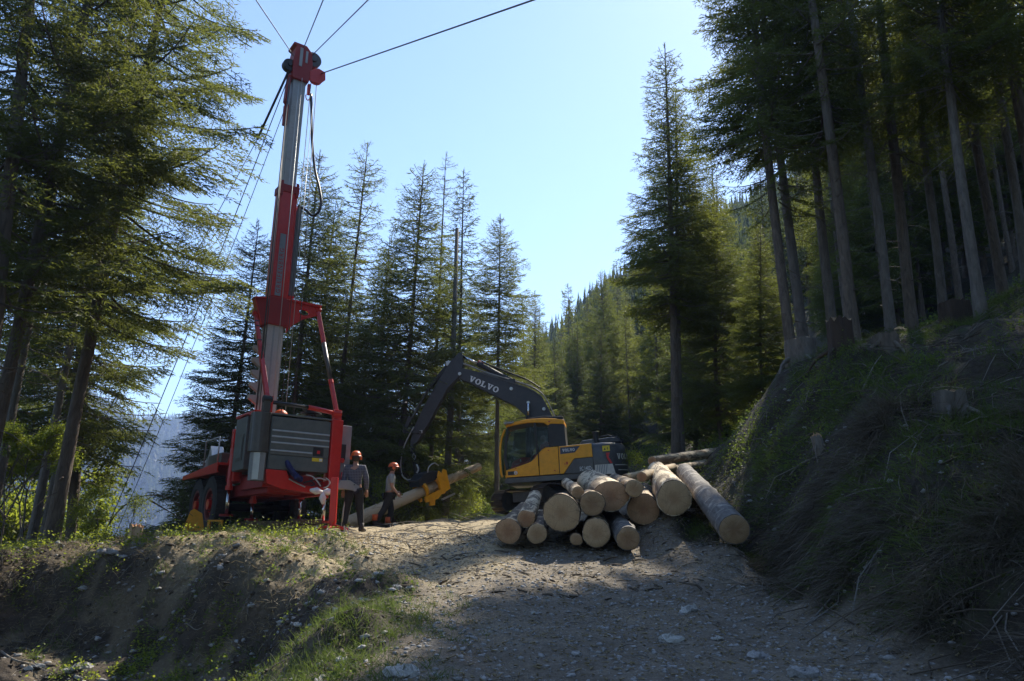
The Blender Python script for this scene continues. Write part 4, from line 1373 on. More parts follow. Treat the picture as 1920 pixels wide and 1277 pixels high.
def glyph(mb, ch, x, wd, h, fn):
    """flat serif letter, extruded 5 mm; fn(x, z, d) -> 3D"""
    def ext(poly):
        n = len(poly)
        vs = [fn(x + a * wd, z * h, 0) for a, z in poly] + [fn(x + a * wd, z * h, .006) for a, z in poly]
        mb.add(vs, [tuple(range(n)), tuple(range(n, 2 * n))[::-1]] + [(i, (i + 1) % n, n + (i + 1) % n, n + i) for i in range(n)])
    if ch == 'V': ext(G_V)
    elif ch == 'L': ext(G_L)
    else:
        n = 24
        for i in range(n):
            t0, t1 = 2 * math.pi * i / n, 2 * math.pi * (i + 1) / n
            q = [(.5 + .5 * math.cos(t0), .5 + .53 * math.sin(t0)), (.5 + .5 * math.cos(t1), .5 + .53 * math.sin(t1)),
                 (.5 + .22 * math.cos(t1), .5 + .36 * math.sin(t1)), (.5 + .22 * math.cos(t0), .5 + .36 * math.sin(t0))]
            vs = [fn(x + a * wd, z * h, 0) for a, z in q] + [fn(x + a * wd, z * h, .006) for a, z in q]
            mb.add(vs, [(0, 3, 2, 1), (4, 5, 6, 7), (0, 1, 5, 4), (2, 3, 7, 6)])


def logo(parent, u, v, w_, wd, h, ang=0, m='white', gap=.12):
    mb = MB()
    x = 0
    lw = wd / 5.3
    ca, sa = math.cos(ang), math.sin(ang)
    for ch in 'VOLVO':
        glyph(mb, ch, x, lw, h, lambda a, z, d: (u + a * ca - z * sa, v - d, w_ + a * sa + z * ca))
        x += lw * (1 + gap)
    return mb.build('lettering', M[m], parent)


def gl(poly, v0, v1, name, m, bevel=.008):
    return MB().prism(poly, 1, v0, v1).build(name, M[m], ex, bevel)


MB().prism([(.05, .90), (.14, 1.025), (2.79, 1.0), (2.79, .82), (.12, .86)], 1, .03, 2.5).build('deck', M['volvogrey'], ex, .015)
gl([(.14, 1.04), (.15, 1.25), (.57, 1.35), (.92, 1.45), (1.03, 1.53), (1.145, 1.66), (1.145, 1.025)], -.01, .05, 'door_panel', 'yellow')
gl([(1.165, 1.025), (1.165, 1.68), (1.28, 1.78), (1.40, 1.84), (1.775, 1.84), (1.755, 1.02)], -.01, .05, 'side_panel', 'yellow')
gl([(1.775, 1.02), (1.795, 1.84), (2.79, 1.85), (2.79, 1.445), (2.235, 1.445), (1.885, 1.015)], -.01, .05, 'engine_cover', 'yellow')
gl([(1.90, 1.012), (2.245, 1.432), (2.79, 1.432), (2.79, .99)], -.01, .05, 'lower_cover', 'volvogrey')
gl([(1.835, 1.80), (2.44, 1.80), (2.27, 1.62), (1.83, 1.60)], -.016, -.009, 'name_decal', 'bluegrey', 0)
logo(ex, 1.90, -.018, 1.665, .36, .085, 0, 'white')
word('lettering', 'EC', .165, M['white'], ex, (2.37, -.014, 1.065), Matrix.Rotation(math.pi / 2, 4, 'X') @ Matrix.Diagonal((.58, 1, 1, 1)), .002)
word('lettering', '140D', .165, M['white'], ex, (2.505, -.014, 1.065), Matrix.Rotation(math.pi / 2, 4, 'X') @ Matrix.Diagonal((.58, 1, 1, 1)), .002)
word('lettering', 'L', .10, M['white'], ex, (2.735, -.014, 1.065), Matrix.Rotation(math.pi / 2, 4, 'X') @ Matrix.Diagonal((.58, 1, 1, 1)), .002)
MB().box((1.985, -.016, 1.28), (2.03, -.009, 1.36)).box((1.935, -.016, 1.27), (1.955, -.009, 1.33)).build('warning_mark', M['stickerred'], ex)
for u_, w_ in ((1.46, 1.74), (1.60, 1.12), (.42, 1.27)): MB().box((u_, -.02, w_), (u_ + .05, -.01, w_ + .022)).build('latch', M['stickerred'], ex)
MB().box((.20, -.018, 1.10), (.40, -.009, 1.21)).build('vent', M['black'], ex)
MB().tube([(.44 + .045 * math.cos(t), -.02, 1.155 + .045 * math.sin(t)) for t in np.linspace(0, 2 * math.pi, 17)], .010, 5).box((.40, -.024, 1.15), (.48, -.016, 1.165)).build('maker_badge', M['white'], ex)
# engine bay body behind covers
MB().box((1.16, .052, 1.03), (2.79, 2.46, 1.80)).build('engine_bay', M['volvogrey'], ex, .02)
MB().prism([(1.80, 1.845), (2.79, 1.855), (2.79, 1.80), (1.80, 1.80)], 1, .0, .9).build('cover_lip', M['alu'], ex, .004)
MB().prism([(2.35, 1.83), (2.5, 2.0), (2.86, 2.02), (2.9, 1.84)], 1, .35, 1.6).build('hood', M['volvogrey'], ex, .03)
MB().prism([(2.92, 1.86), (2.98, 2.02), (3.4, 2.05), (3.62, 2.0), (3.7, 1.86)], 1, .45, 1.9).build('hood', M['boomgrey'], ex, .04)
MB().tube([(3.05, .45, 2.07), (3.3, .45, 2.10), (3.6, .48, 2.02), (3.66, .5, 1.9)], .02, 8).build('hand_rail', M['black'], ex, smooth=True)
MB().tube([(3.72, .6, 1.84), (3.74, .6, 1.95), (3.68, .6, 1.98)], .022, 8).build('lift_eye', M['black'], ex, smooth=True)
exh = MB().cyl((2.93, .45, 1.85), (2.93, .45, 2.2), .085, 18)
exh.cyl((2.93, .45, 2.203), (2.93, .45, 2.24), .105, 18)
exh.build('exhaust', M['black'], ex, .005)
# counterweight with rounded corners
def cw_outline(s, k):
    pts = [(2.80, 0 + k)]
    for t in np.linspace(0, math.pi / 2, 9): pts.append((3.02 + k * -.2 + .80 * s * math.sin(t) ** .9, k + .72 * (1 - math.cos(t))))
    pts += [(a, 2.5 - b) for a, b in pts[::-1]]
    return pts
rings = [(.86, .93, .06), (.92, .98, .02), (1.1, 1.0, .0), (1.6, .985, .005), (1.76, .95, .03), (1.84, .88, .09), (1.865, .78, .16)]
vs, n_ = [], 0
for z_, s_, k_ in rings:
    o_ = cw_outline(s_, k_)
    n_ = len(o_)
    vs += [(a, b_, z_) for a, b_ in o_]
fs = [(i * n_ + j, i * n_ + (j + 1) % n_, (i + 1) * n_ + (j + 1) % n_, (i + 1) * n_ + j) for i in range(len(rings) - 1) for j in range(n_)]
fs += [tuple(range(n_))[::-1], tuple(range((len(rings) - 1) * n_, len(rings) * n_))]
cwo = MB().add(vs, fs).build('counterweight', M['volvogrey'], ex, 0, True)
cwo.data.set_sharp_from_angle(angle=rad(38))
def on_cw(t, z_, d):      # t = angle along the rounded corner
    a = 3.02 + .80 * math.sin(t) ** .9; b_ = .72 * (1 - math.cos(t))
    nx, ny = math.sin(t) * .72, -math.cos(t) * .80
    L_ = math.hypot(nx, ny)
    return (a + nx / L_ * (d + .004), b_ + ny / L_ * (d + .004), z_)
mb = MB(); x = 0
for ch in 'VOLVO':
    glyph(mb, ch, x, .105, .17, lambda a, z, d: on_cw(.62 + a / .62, 1.33 + z, d))
    x += .128
mb.build('lettering', M['cream'], ex)
for z0, z1, a0, a1 in ((1.15, 1.175, .50, 1.35), (1.00, 1.025, .62, 1.35)):
    mb = MB(); k_ = 10
    for i in range(k_):
        t0, t1 = a0 + (a1 - a0) * i / k_, a0 + (a1 - a0) * (i + 1) / k_
        mb.add([on_cw(t0, z0, 0), on_cw(t1, z0, 0), on_cw(t1, z1, 0), on_cw(t0, z1, 0)], [(0, 1, 2, 3)])
    mb.build('bright_strip', M['cream'], ex)  # bright cream strips drawn in place of two recessed slots
# boards and stickers on its side
MB().prism([(2.82, .90), (2.83, 1.20), (3.36, 1.19), (3.42, .90)], 1, -.012, -.004).build('warning_board', M['cream'], ex)
for i in range(5): MB().prism([(2.84 + .07 * i, .905), (2.87 + .07 * i, .905), (2.93 + .07 * i, 1.185), (2.90 + .07 * i, 1.185)], 1, -.016, -.013).build('board_stripe', M['lightgrey'], ex)
MB().box((3.10, -.010, 1.58), (3.32, -.002, 1.745)).build('sticker', M['stickeryellow'], ex)
MB().prism([(3.13, 1.62), (3.20, 1.62), (3.165, 1.68)], 1, -.014, -.011).box((3.24, -.014, 1.62), (3.26, -.011, 1.70)).build('warning_mark', M['black'], ex)
MB().prism([(3.19, 1.53), (3.31, 1.53), (3.26, 1.40), (3.36, 1.22), (3.30, 1.20), (3.21, 1.36)], 1, -.010, -.003).build('sticker', M['stickerred'], ex)
# cab
MB().prism([(.22, 2.55), (.25, 2.65), (.55, 2.71), (.90, 2.75), (1.35, 2.745), (1.75, 2.70), (2.02, 2.63), (2.02, 2.50), (1.62, 2.55), (1.52, 2.50), (1.40, 2.60), (.90, 2.64), (.50, 2.60)], 1, -.01, 1.02).build('cab_roof', M['yellow'], ex, .02)
MB().box((1.55, -.02, 2.60), (1.60, -.008, 2.63)).build('latch', M['stickerred'], ex)
MB().prism([(.92, 2.755), (1.5, 2.755), (2.0, 2.66), (2.0, 2.76), (1.4, 2.82), (.95, 2.80)], 1, .08, .95).build('roof_guard', M['black'], ex, .015)
MB().tube(smooth_pts([(.03, .0, 1.06), (-.01, .0, 1.25), (.0, .0, 1.8), (.07, .0, 2.2), (.20, .0, 2.5)]), .032, 8).build('front_pillar', M['yellow'], ex, smooth=True)
MB().tube(smooth_pts([(.03, 1.0, 1.06), (-.01, 1.0, 1.25), (.0, 1.0, 1.8), (.07, 1.0, 2.2), (.20, 1.0, 2.5)]), .032, 8).build('front_pillar', M['yellow'], ex, smooth=True)
gl([(.15, 1.26), (.10, 1.6), (.17, 2.2), (.27, 2.56), (.33, 2.585), (.24, 2.2), (.19, 1.6), (.24, 1.30)], .0, .05, 'door_frame', 'black', .006)
gl([(1.095, 1.62), (1.095, 2.635), (1.155, 2.635), (1.155, 1.69)], .0, .06, 'door_pillar', 'black', .006)
gl([(.24, 1.29), (.57, 1.375), (.92, 1.475), (1.02, 1.55), (1.095, 1.64), (1.095, 1.60), (1.03, 1.50), (.92, 1.43), (.57, 1.33), (.22, 1.25)], .002, .045, 'door_sill', 'black', 0)
gl([(1.53, 1.86), (1.50, 2.0), (1.53, 2.55), (2.0, 2.52), (2.03, 1.86)], .01, .06, 'rear_quarter', 'black', .008)
MB().prism([(.235, 1.31), (.19, 1.6), (.245, 2.2), (.335, 2.585), (.9, 2.625), (1.09, 2.625), (1.09, 1.665), (1.0, 1.56), (.9, 1.49), (.55, 1.39)], 1, .02, .028).build('door_glass', M['glass'], ex)
MB().prism([(1.16, 1.70), (1.16, 2.62), (1.40, 2.59), (1.52, 2.50), (1.49, 2.0), (1.52, 1.86), (1.40, 1.86), (1.27, 1.80)], 1, .02, .028).build('side_glass', M['glass'], ex)
MB().prism([(.04, 1.15), (.02, 1.8), (.09, 2.2), (.22, 2.52), (.228, 2.52), (.098, 2.2), (.028, 1.8), (.048, 1.15)], 1, .06, .95).build('windscreen', M['glass'], ex)
MB().box((.16, .05, 1.03), (2.0, 1.0, 1.10)).build('cab_floor', M['black'], ex)
MB().box((1.96, .07, 1.1), (2.02, 1.0, 2.5)).build('cab_back', M['black'], ex)
MB().prism([(.16, 1.12), (1.95, 1.12), (1.95, 1.85), (.16, 1.35)], 1, .98, 1.01).build('cab_wall', M['black'], ex)
MB().prism([(.25, 1.95), (1.9, 1.95), (1.9, 2.5), (.35, 2.5)], 1, .985, .993).build('far_glass', M['glass'], ex)
MB().box((1.0, .3, 1.12), (1.5, .75, 1.5)).prism([(1.42, 1.5), (1.56, 1.5), (1.66, 2.2), (1.52, 2.22)], 1, .32, .73).build('seat', M['black'], ex, .04)
MB().prism([(.28, 1.30), (.85, 1.42), (.90, 1.60), (.62, 1.62), (.34, 1.50)], 1, .12, .30).build('cab_bag', M['stickerred'], ex, .02)
MB().box((.58, .11, 1.49), (.62, .118, 1.56)).build('bag_label', M['white'], ex)
# operator seen dimly through the glass
opm = MB().tube([(1.32, .52, 1.5), (1.36, .52, 1.75), (1.36, .52, 2.0), (1.33, .52, 2.06)], [.17, .19, .17, .07], 12)
opm.tube([(1.36, .34, 1.95), (1.22, .28, 1.70), (.95, .30, 1.62)], [.06, .05, .04], 8).tube([(1.36, .70, 1.95), (1.22, .74, 1.70), (.95, .70, 1.62)], [.06, .05, .04], 8)
op = opm.build('person', M['stickerred'], None, smooth=True)
op.matrix_world = EXM
tag(op, 'operator in red shirt sitting in the excavator cab', 'person')
MB().ball((1.31, .52, 2.17), .10, (.95, .8, 1.2), 12, 8).build('head', simple('skin dark', (.30, .16, .10), .6), op, smooth=True)
MB().tube([(.5, -.12, 2.68), (.40, -.12, 2.66)], .03, 8).box((.20, -.15, 2.64), (.42, .12, 2.70)).build('pale_piece', M['lightgrey'], ex, .01)  # work lamp at the front of the cab roof
MB().tube([(1.16, -.06, 1.3), (1.18, -.06, 1.9), (1.16, -.02, 1.95)], .014, 6).build('grab_rail', M['black'], ex, smooth=True)
# boom foot, boom, arm
MB().prism([(.95, 1.0), (1.9, 1.0), (1.9, 1.9), (1.6, 2.3), (1.2, 2.3), (1.0, 1.7)], 1, 1.06, 1.54).build('boom_foot', M['boomgrey'], ex, .02)
boom = [(1.80, 2.05), (1.72, 2.6), (1.56, 3.05), (1.33, 3.58), (1.12, 3.78), (.87, 3.93), (.23, 4.24), (-.69, 4.62), (-1.22, 4.82), (-1.42, 4.74), (-1.44, 4.55), (-1.30, 4.42), (-1.09, 4.33), (-.09, 3.70), (.41, 3.40), (.72, 3.08), (.92, 2.6), (1.15, 2.05)]
MB().prism(boom, 1, 1.14, 1.46).build('boom', M['boomgrey'], ex, .015)
MB().prism([(1.33, 3.60), (1.12, 3.80), (.87, 3.95), (.23, 4.26), (-.69, 4.64), (-.69, 4.60), (.23, 4.22), (.87, 3.91), (1.12, 3.76), (1.33, 3.56)], 1, 1.10, 1.138).build('boom_flange', M['volvogrey'], ex)
logo(ex, -1.06, 1.138, 4.37, 1.02, .185, -rad(28.5), 'white')
for u_, w_ in ((.86, 3.45), (.34, 3.96), (1.35, 3.2), (-1.33, 4.62)):
    MB().cyl((u_, 1.06, w_), (u_, 1.54, w_), .055, 14).build('pin', M['alu'], ex, .006)
arm = [(-1.24, 5.36), (-1.34, 5.36), (-1.66, 5.06), (-2.12, 4.42), (-2.60, 3.66), (-2.95, 3.04), (-3.12, 2.52), (-3.02, 2.42), (-2.86, 2.52), (-2.44, 3.12), (-1.80, 4.16), (-1.34, 4.58), (-1.20, 4.95)]
MB().prism(arm, 1, 1.16, 1.44).build('arm', M['boomgrey'], ex, .015)
MB().cyl((-1.27, 1.3, 5.27), (-.66, 1.3, 4.90), .042, 14).build('arm_rod', M['chrome'], ex, smooth=True)
MB().cyl((-.70, 1.3, 4.92), (.40, 1.3, 4.22), .085, 16).cyl((-.72, 1.3, 4.935), (-.60, 1.3, 4.86), .105, 16).build('arm_cylinder', M['black'], ex, .006)
MB().cyl((-.72, 1.3, 5.02), (-.55, 1.3, 4.93), .05, 10).build('pipe_joint', M['stickerred'], ex)
MB().box((.25, 1.12, 4.12), (.48, 1.48, 4.30)).build('cylinder_lug', M['boomgrey'], ex, .02)
for v_ in (1.0, 1.6):
    MB().cyl((.87, v_, 3.42), (.84, v_, 2.95), .045, 14).build('boom_rod', M['chrome'], ex, smooth=True)
    MB().cyl((.84, v_, 2.98), (.70, v_, 1.2), .085, 16).build('boom_cylinder', M['black'], ex)
MB().cyl((-1.72, 1.3, 5.02), (-2.5, 1.3, 4.2), .075, 14).build('bucket_cylinder', M['black'], ex)
MB().cyl((-2.48, 1.3, 4.22), (-3.05, 1.3, 3.35), .042, 12).build('bucket_rod', M['tank'], ex)
MB().box((-1.80, 1.2, 4.96), (-1.60, 1.4, 5.12)).build('cylinder_lug', M['alu'], ex, .02)
MB().prism([(-3.0, 3.30), (-3.12, 3.38), (-3.34, 2.86), (-3.25, 2.8)], 1, 1.08, 1.14).prism([(-2.72, 2.86), (-3.26, 2.92), (-3.26, 2.84), (-2.70, 2.78)], 1, 1.08, 1.14).build('link_plate', M['boomgrey'], ex, .005)
MB().box((-2.78, 1.12, 2.78), (-2.68, 1.5, 2.88)).build('pin', M['alu'], ex, .005)
# hoses over the boom, every other one pale to imitate highlights
for i in range(4):
    dv, dz = .07 * i, .03 * (i % 2)
    MB().tube(smooth_pts([(-1.5, 1.18 + dv, 4.95 + dz), (-1.3, 1.18 + dv, 4.98 + dz), (-1.0, 1.18 + dv, 4.88 + dz), (-.5, 1.18 + dv, 4.62 + dz), (.2, 1.18 + dv, 4.33 + dz), (.85, 1.18 + dv, 4.05 + dz), (1.25, 1.18 + dv, 3.8 + dz), (1.5, 1.18 + dv, 3.4), (1.75, 1.18 + dv, 2.7)]), .020, 6).build('hydraulic_hose', M['hose' if i % 2 else 'palehose'], ex, smooth=True)
for i in range(3):
    MB().tube(smooth_pts([(-.6, 1.22 + .08 * i, 5.0), (-.2, 1.22 + .08 * i, 4.78), (.4, 1.22 + .08 * i, 4.48), (.9, 1.22 + .08 * i, 4.22), (1.3, 1.22 + .08 * i, 3.9)]), .018, 6).build('hydraulic_hose', M['hose'], ex, smooth=True)
for i in range(2):
    MB().tube(smooth_pts([(-2.95, 1.1 + .08 * i, 3.0), (-3.25, 1.1 + .05 * i, 2.5), (-3.42 - .03 * i, 1.1, 1.95), (-3.40, 1.1, 1.5), (-3.22, 1.1 + .05 * i, 1.32), (-3.05, 1.1, 1.34)]), .024, 7).build('hydraulic_hose', M['hose' if i else 'palehose'], ex, smooth=True)
# link and rotator down to the felling head
MB().box((-3.12, 1.18, 2.22), (-3.0, 1.42, 2.5)).build('link', M['boomgrey'], ex, .02)
MB().tube([(-3.05, 1.25, 2.28), (-3.03, 1.25, 1.95), (-2.98, 1.25, 1.72)], .075, 8).build('link', M['black'], ex, .01)
MB().tube([(-3.0, 1.12, 2.14), (-2.93, 1.12, 2.05), (-2.97, 1.12, 1.94), (-3.04, 1.12, 2.03), (-3.0, 1.12, 2.14)], .018, 6).build('shackle', M['alu'], ex)
MB().cyl((-2.97, 1.25, 1.78), (-2.90, 1.25, 1.42), .11, 14).build('rotator', M['black'], ex, .01)
MB().tube(smooth_pts([(-2.9, 1.08, 1.78), (-2.84, 1.06, 1.62), (-2.90, 1.06, 1.5)]), .03, 6).build('coupling', M['alu'], ex, smooth=True)

LOG_A, LOG_B = Vector(P(898, 875, 27.0)), Vector(P(648, 984, 23.0))
hd_c = LOG_B.lerp(LOG_A, .595)
xd = (LOG_A - LOG_B).normalized()
yd = Vector((0, 0, 1)).cross(xd).normalized()
zd = xd.cross(yd)
HM = EXM.inverted() @ Matrix(((xd.x, yd.x, zd.x, hd_c.x), (xd.y, yd.y, zd.y, hd_c.y), (xd.z, yd.z, zd.z, hd_c.z), (0, 0, 0, 1)))


def xf(mb, Mx):
    mb.v = [tuple(Mx @ Vector(p)) for p in mb.v]
    return mb


xf(MB().prism([(-.65, .22), (.40, .22), (.34, .42), (.1, .52), (-.35, .55), (-.6, .40)], 1, -.24, .24), HM).build('head_body', M['black'], ex, .02)
hb = MB()
for x0 in (.12, .34):
    hb.prism([(.26 * math.cos(t), .0 + .27 * math.sin(t)) for t in np.linspace(-.4, math.pi + .4, 14)] + [(.36 * math.cos(t), .02 + .40 * math.sin(t)) for t in np.linspace(math.pi + .4, -.4, 14)], 0, x0, x0 + .09)
for i, x0 in enumerate((.12, .34, -.45)):
    cm = MB().prism([(.25 * math.cos(t), .25 * math.sin(t)) for t in np.linspace(-1.2, 1.6, 14)] + [((.33 + .03 * math.sin(3 * t)) * math.cos(t), .36 * math.sin(t)) for t in np.linspace(1.6, -1.2, 14)], 0, x0, x0 + .10)
    xf(cm, HM).build('claw', M['yellow'], ex, .01)
    cm = MB().prism([(-.25 * math.cos(t), .25 * math.sin(t)) for t in np.linspace(-1.2, 1.6, 14)] + [(-(.33 + .03 * math.sin(3 * t)) * math.cos(t), .36 * math.sin(t)) for t in np.linspace(1.6, -1.2, 14)], 0, x0 - .02, x0 + .08)
    xf(cm, HM).build('claw', M['yellow'], ex, .01)
xf(MB().prism([(.08, -.26), (.50, -.20), (.52, .40), (.40, .48), (.30, .36), (.20, .48), (.10, .34)], 1, -.36, -.30), HM).build('side_plate', M['yellow'], ex, .012)
xf(MB().box((.05, -.38, -.44), (.62, -.31, -.39)), HM).build('saw_bar', M['alu'], ex)
xf(MB().prism([(-.6, -.30), (-.1, -.34), (.1, -.25), (.1, -.1), (-.6, -.12)], 1, -.35, -.29), HM).build('side_plate', M['yellow'], ex, .012)
xf(MB().prism([(-.45, -.45), (-.25, -.5), (-.15, -.3), (-.4, -.28)], 1, -.30, -.24), HM).build('knife', M['yellow'], ex, .008)
xf(MB().tube(smooth_pts([(-.15, -.2, .50), (-.1, -.25, .68), (.15, -.26, .75), (.33, -.25, .62)]), .02, 7), HM).build('guard_rail', M['alu'], ex, smooth=True)
xf(MB().tube(smooth_pts([(-.9, -.1, .5), (-.7, -.2, .42), (-.5, -.25, .45)]), .03, 7), HM).build('hydraulic_hose', M['hose'], ex, smooth=True)

# tracks turned about 45 degrees to the house
TA = rad(45)
TM = Matrix.Translation(Vector((1.62, 1.25, .02))) @ Matrix(((-math.cos(TA), math.sin(TA), 0, 0), (-math.sin(TA), -math.cos(TA), 0, 0), (0, 0, 1, 0), (0, 0, 0, 1)))
xf(MB().prism([(-1.3, -.75), (1.3, -.75), (.7, 0), (1.3, .75), (-1.3, .75), (-.7, 0)], 2, .30, .62), TM).build('undercarriage', M['volvogrey'], ex, .02)
xf(MB().cyl((0, 0, .62), (0, 0, .84), .55, 28), TM).build('slew_ring', M['black'], ex)
shoe_me = None
for sy in (1, -1):
    yc = sy * .98
    xf(MB().box((-1.3, yc - .12, .18), (1.3, yc + .12, .50)), TM).build('track_frame', M['volvogrey'], ex, .02)
    for xx in (-1.42, 1.42):
        xf(MB().cyl((xx, yc - .14, .35), (xx, yc + .14, .35), .29, 24).cyl((xx, yc - .18, .35), (xx, yc + .18, .35), .12, 16), TM).build('idler' if xx > 0 else 'sprocket', M['trackm'], ex, .01)
    for i in range(6):
        xx = -1.0 + .4 * i
        xf(MB().cyl((xx, yc - .16, .14), (xx, yc + .16, .14), .09, 14), TM).build('roller', M['trackm'], ex)
    # track shoes round the stadium path
    L_, R_ = 2.84, .335
    per = 2 * L_ + 2 * math.pi * R_
    ns = 44
    for i in range(ns):
        s_ = per * (i + .3) / ns
        if s_ < L_: x_, z_, an = -1.42 + s_, R_ * 2 - .018 * math.sin(math.pi * s_ / L_) + .015, 0
        elif s_ < L_ + math.pi * R_:
            t = (s_ - L_) / R_
            x_, z_, an = 1.42 + R_ * math.sin(t), .35 + R_ * math.cos(t), -t
        elif s_ < 2 * L_ + math.pi * R_: x_, z_, an = 1.42 - (s_ - L_ - math.pi * R_), .015, math.pi
        else:
            t = (s_ - 2 * L_ - math.pi * R_) / R_
            x_, z_, an = -1.42 - R_ * math.sin(t), .35 - R_ * math.cos(t), math.pi - t
        if shoe_me is None:
            q = MB().box((-.078, -.30, -.012), (.078, .30, .012)).box((-.07, -.295, .013), (-.05, .295, .038)).box((.0, -.295, .013), (.02, .295, .034))
            so = q.build('track_shoe', M['trackm'], ex)
            shoe_me = so.data
        else:
            so = bpy.data.objects.new('track_shoe', shoe_me)
            COL.objects.link(so)
            so.parent = ex
        so.matrix_local = TM @ Matrix.Translation(Vector((x_, yc, z_))) @ Matrix.Rotation(-an, 4, 'Y')
# ------------------------------------------------------------------ logs
def log_bark(name, dark, lit, peel, amt, stretch=(5, 5, 1.6)):
    k = N(name)
    c = k.coord('Object')
    c2 = k.coord('Object', stretch)
    c3 = k.coord('Object', (14, 14, 3.5))
    n1 = k.noise(0.8, 5, 0.65, c2, dist=0.8)
    n2 = k.noise(1.0, 6, 0.7, c3)
    col = k.mix(k.ramp(n2, [(0.3, (0, 0, 0)), (0.7, (1, 1, 1))]), dark, lit)  # two bark tones blended at random by noise
    col = k.mix(k.ramp(n1, [(0.52 - amt, (0, 0, 0)), (0.58 - amt, (1, 1, 1))]), col, peel)
    h = k.n('ShaderNodeMath', operation='ADD')
    k.l(n2, h.inputs[0]); k.l(n1, h.inputs[1])
    return k.pbr(col, 0.85, 0, k.bump(h.outputs[0], 0.9, 0.02))


def end_mat(name, c1, c2, heart):
    k = N(name)
    c = k.coord('Object')
    sep = k.n('ShaderNodeSeparateXYZ')
    k.l(c, sep.inputs[0])
    cx = k.n('ShaderNodeCombineXYZ')
    k.l(sep.outputs[0], cx.inputs[0]); k.l(sep.outputs[1], cx.inputs[1])
    wv = k.n('ShaderNodeTexWave', wave_type='RINGS', rings_direction='Z')
    wv.inputs['Scale'].default_value = 17
    wv.inputs['Distortion'].default_value = 2.0
    wv.inputs['Detail'].default_value = 3
    wv.inputs['Detail Scale'].default_value = 1.5
    k.l(cx.outputs[0], wv.inputs['Vector'])
    ln = k.n('ShaderNodeVectorMath', operation='LENGTH')
    k.l(cx.outputs[0], ln.inputs[0])
    nz = k.noise(7, 5, 0.7, c)
    base = k.mix(k.ramp(wv.outputs['Fac'], [(0.2, (0, 0, 0)), (0.8, (1, 1, 1))]), c1, c2)
    ad = k.n('ShaderNodeMath', operation='MULTIPLY_ADD')
    k.l(nz, ad.inputs[0]); ad.inputs[1].default_value = 0.22; k.l(ln.outputs['Value'], ad.inputs[2])
    base = k.mix(k.ramp(ad.outputs[0], [(0.16, (0.65, 0.65, 0.65)), (0.26, (0, 0, 0))]), base, heart)
    at = k.n('ShaderNodeMath', operation='ARCTAN2')
    k.l(sep.outputs[0], at.inputs[0]); k.l(sep.outputs[1], at.inputs[1])
    cc = k.n('ShaderNodeCombineXYZ'); k.l(at.outputs[0], cc.inputs[0])
    rd = k.noise(5.0, 3, 0.8, cc.outputs[0])
    base = k.mix(k.ramp(rd, [(0.60, (0, 0, 0)), (0.64, (0.8, 0.8, 0.8))]), base, (0.12, 0.07, 0.035))
    saw = k.noise(60, 2, 0.5, k.coord('Object', (1, 0.08, 1)))
    base = k.mix(k.ramp(saw, [(0.4, (0.0, 0.0, 0.0)), (0.7, (0.3, 0.3, 0.3))]), base, (0.30, 0.19, 0.10))
    mud = k.noise(5, 5, 0.7, c)
    base = k.mix(k.ramp(mud, [(0.55, (0, 0, 0)), (0.72, (0.6, 0.6, 0.6))]), base, (0.16, 0.11, 0.06))
    return k.pbr(base, 0.85, 0, k.bump(saw, 0.5, 0.006))


LB = [log_bark('bark of felled spruce', (0.070, 0.048, 0.032), (0.20, 0.145, 0.095), (0.56, 0.42, 0.26), -0.01),
      log_bark('half peeled sunlit bark', (0.12, 0.08, 0.05), (0.27, 0.20, 0.125), (0.68, 0.55, 0.37), 0.05),  # real peel, made paler and wider to imitate sun on the logs
      log_bark('grey beech-like bark', (0.075, 0.065, 0.058), (0.21, 0.195, 0.18), (0.38, 0.34, 0.29), -0.04, (3, 3, 9)),
      log_bark('peeled wood', (0.28, 0.19, 0.10), (0.46, 0.34, 0.2), (0.55, 0.42, 0.26), 0.1)]
LE = [end_mat('fresh cut pale', (0.58, 0.42, 0.24), (0.36, 0.22, 0.11), (0.34, 0.19, 0.09)),
      end_mat('fresh cut reddish', (0.60, 0.37, 0.21), (0.38, 0.20, 0.09), (0.34, 0.15, 0.07)),
      end_mat('weathered cut', (0.42, 0.29, 0.16), (0.24, 0.15, 0.08), (0.22, 0.12, 0.06))]


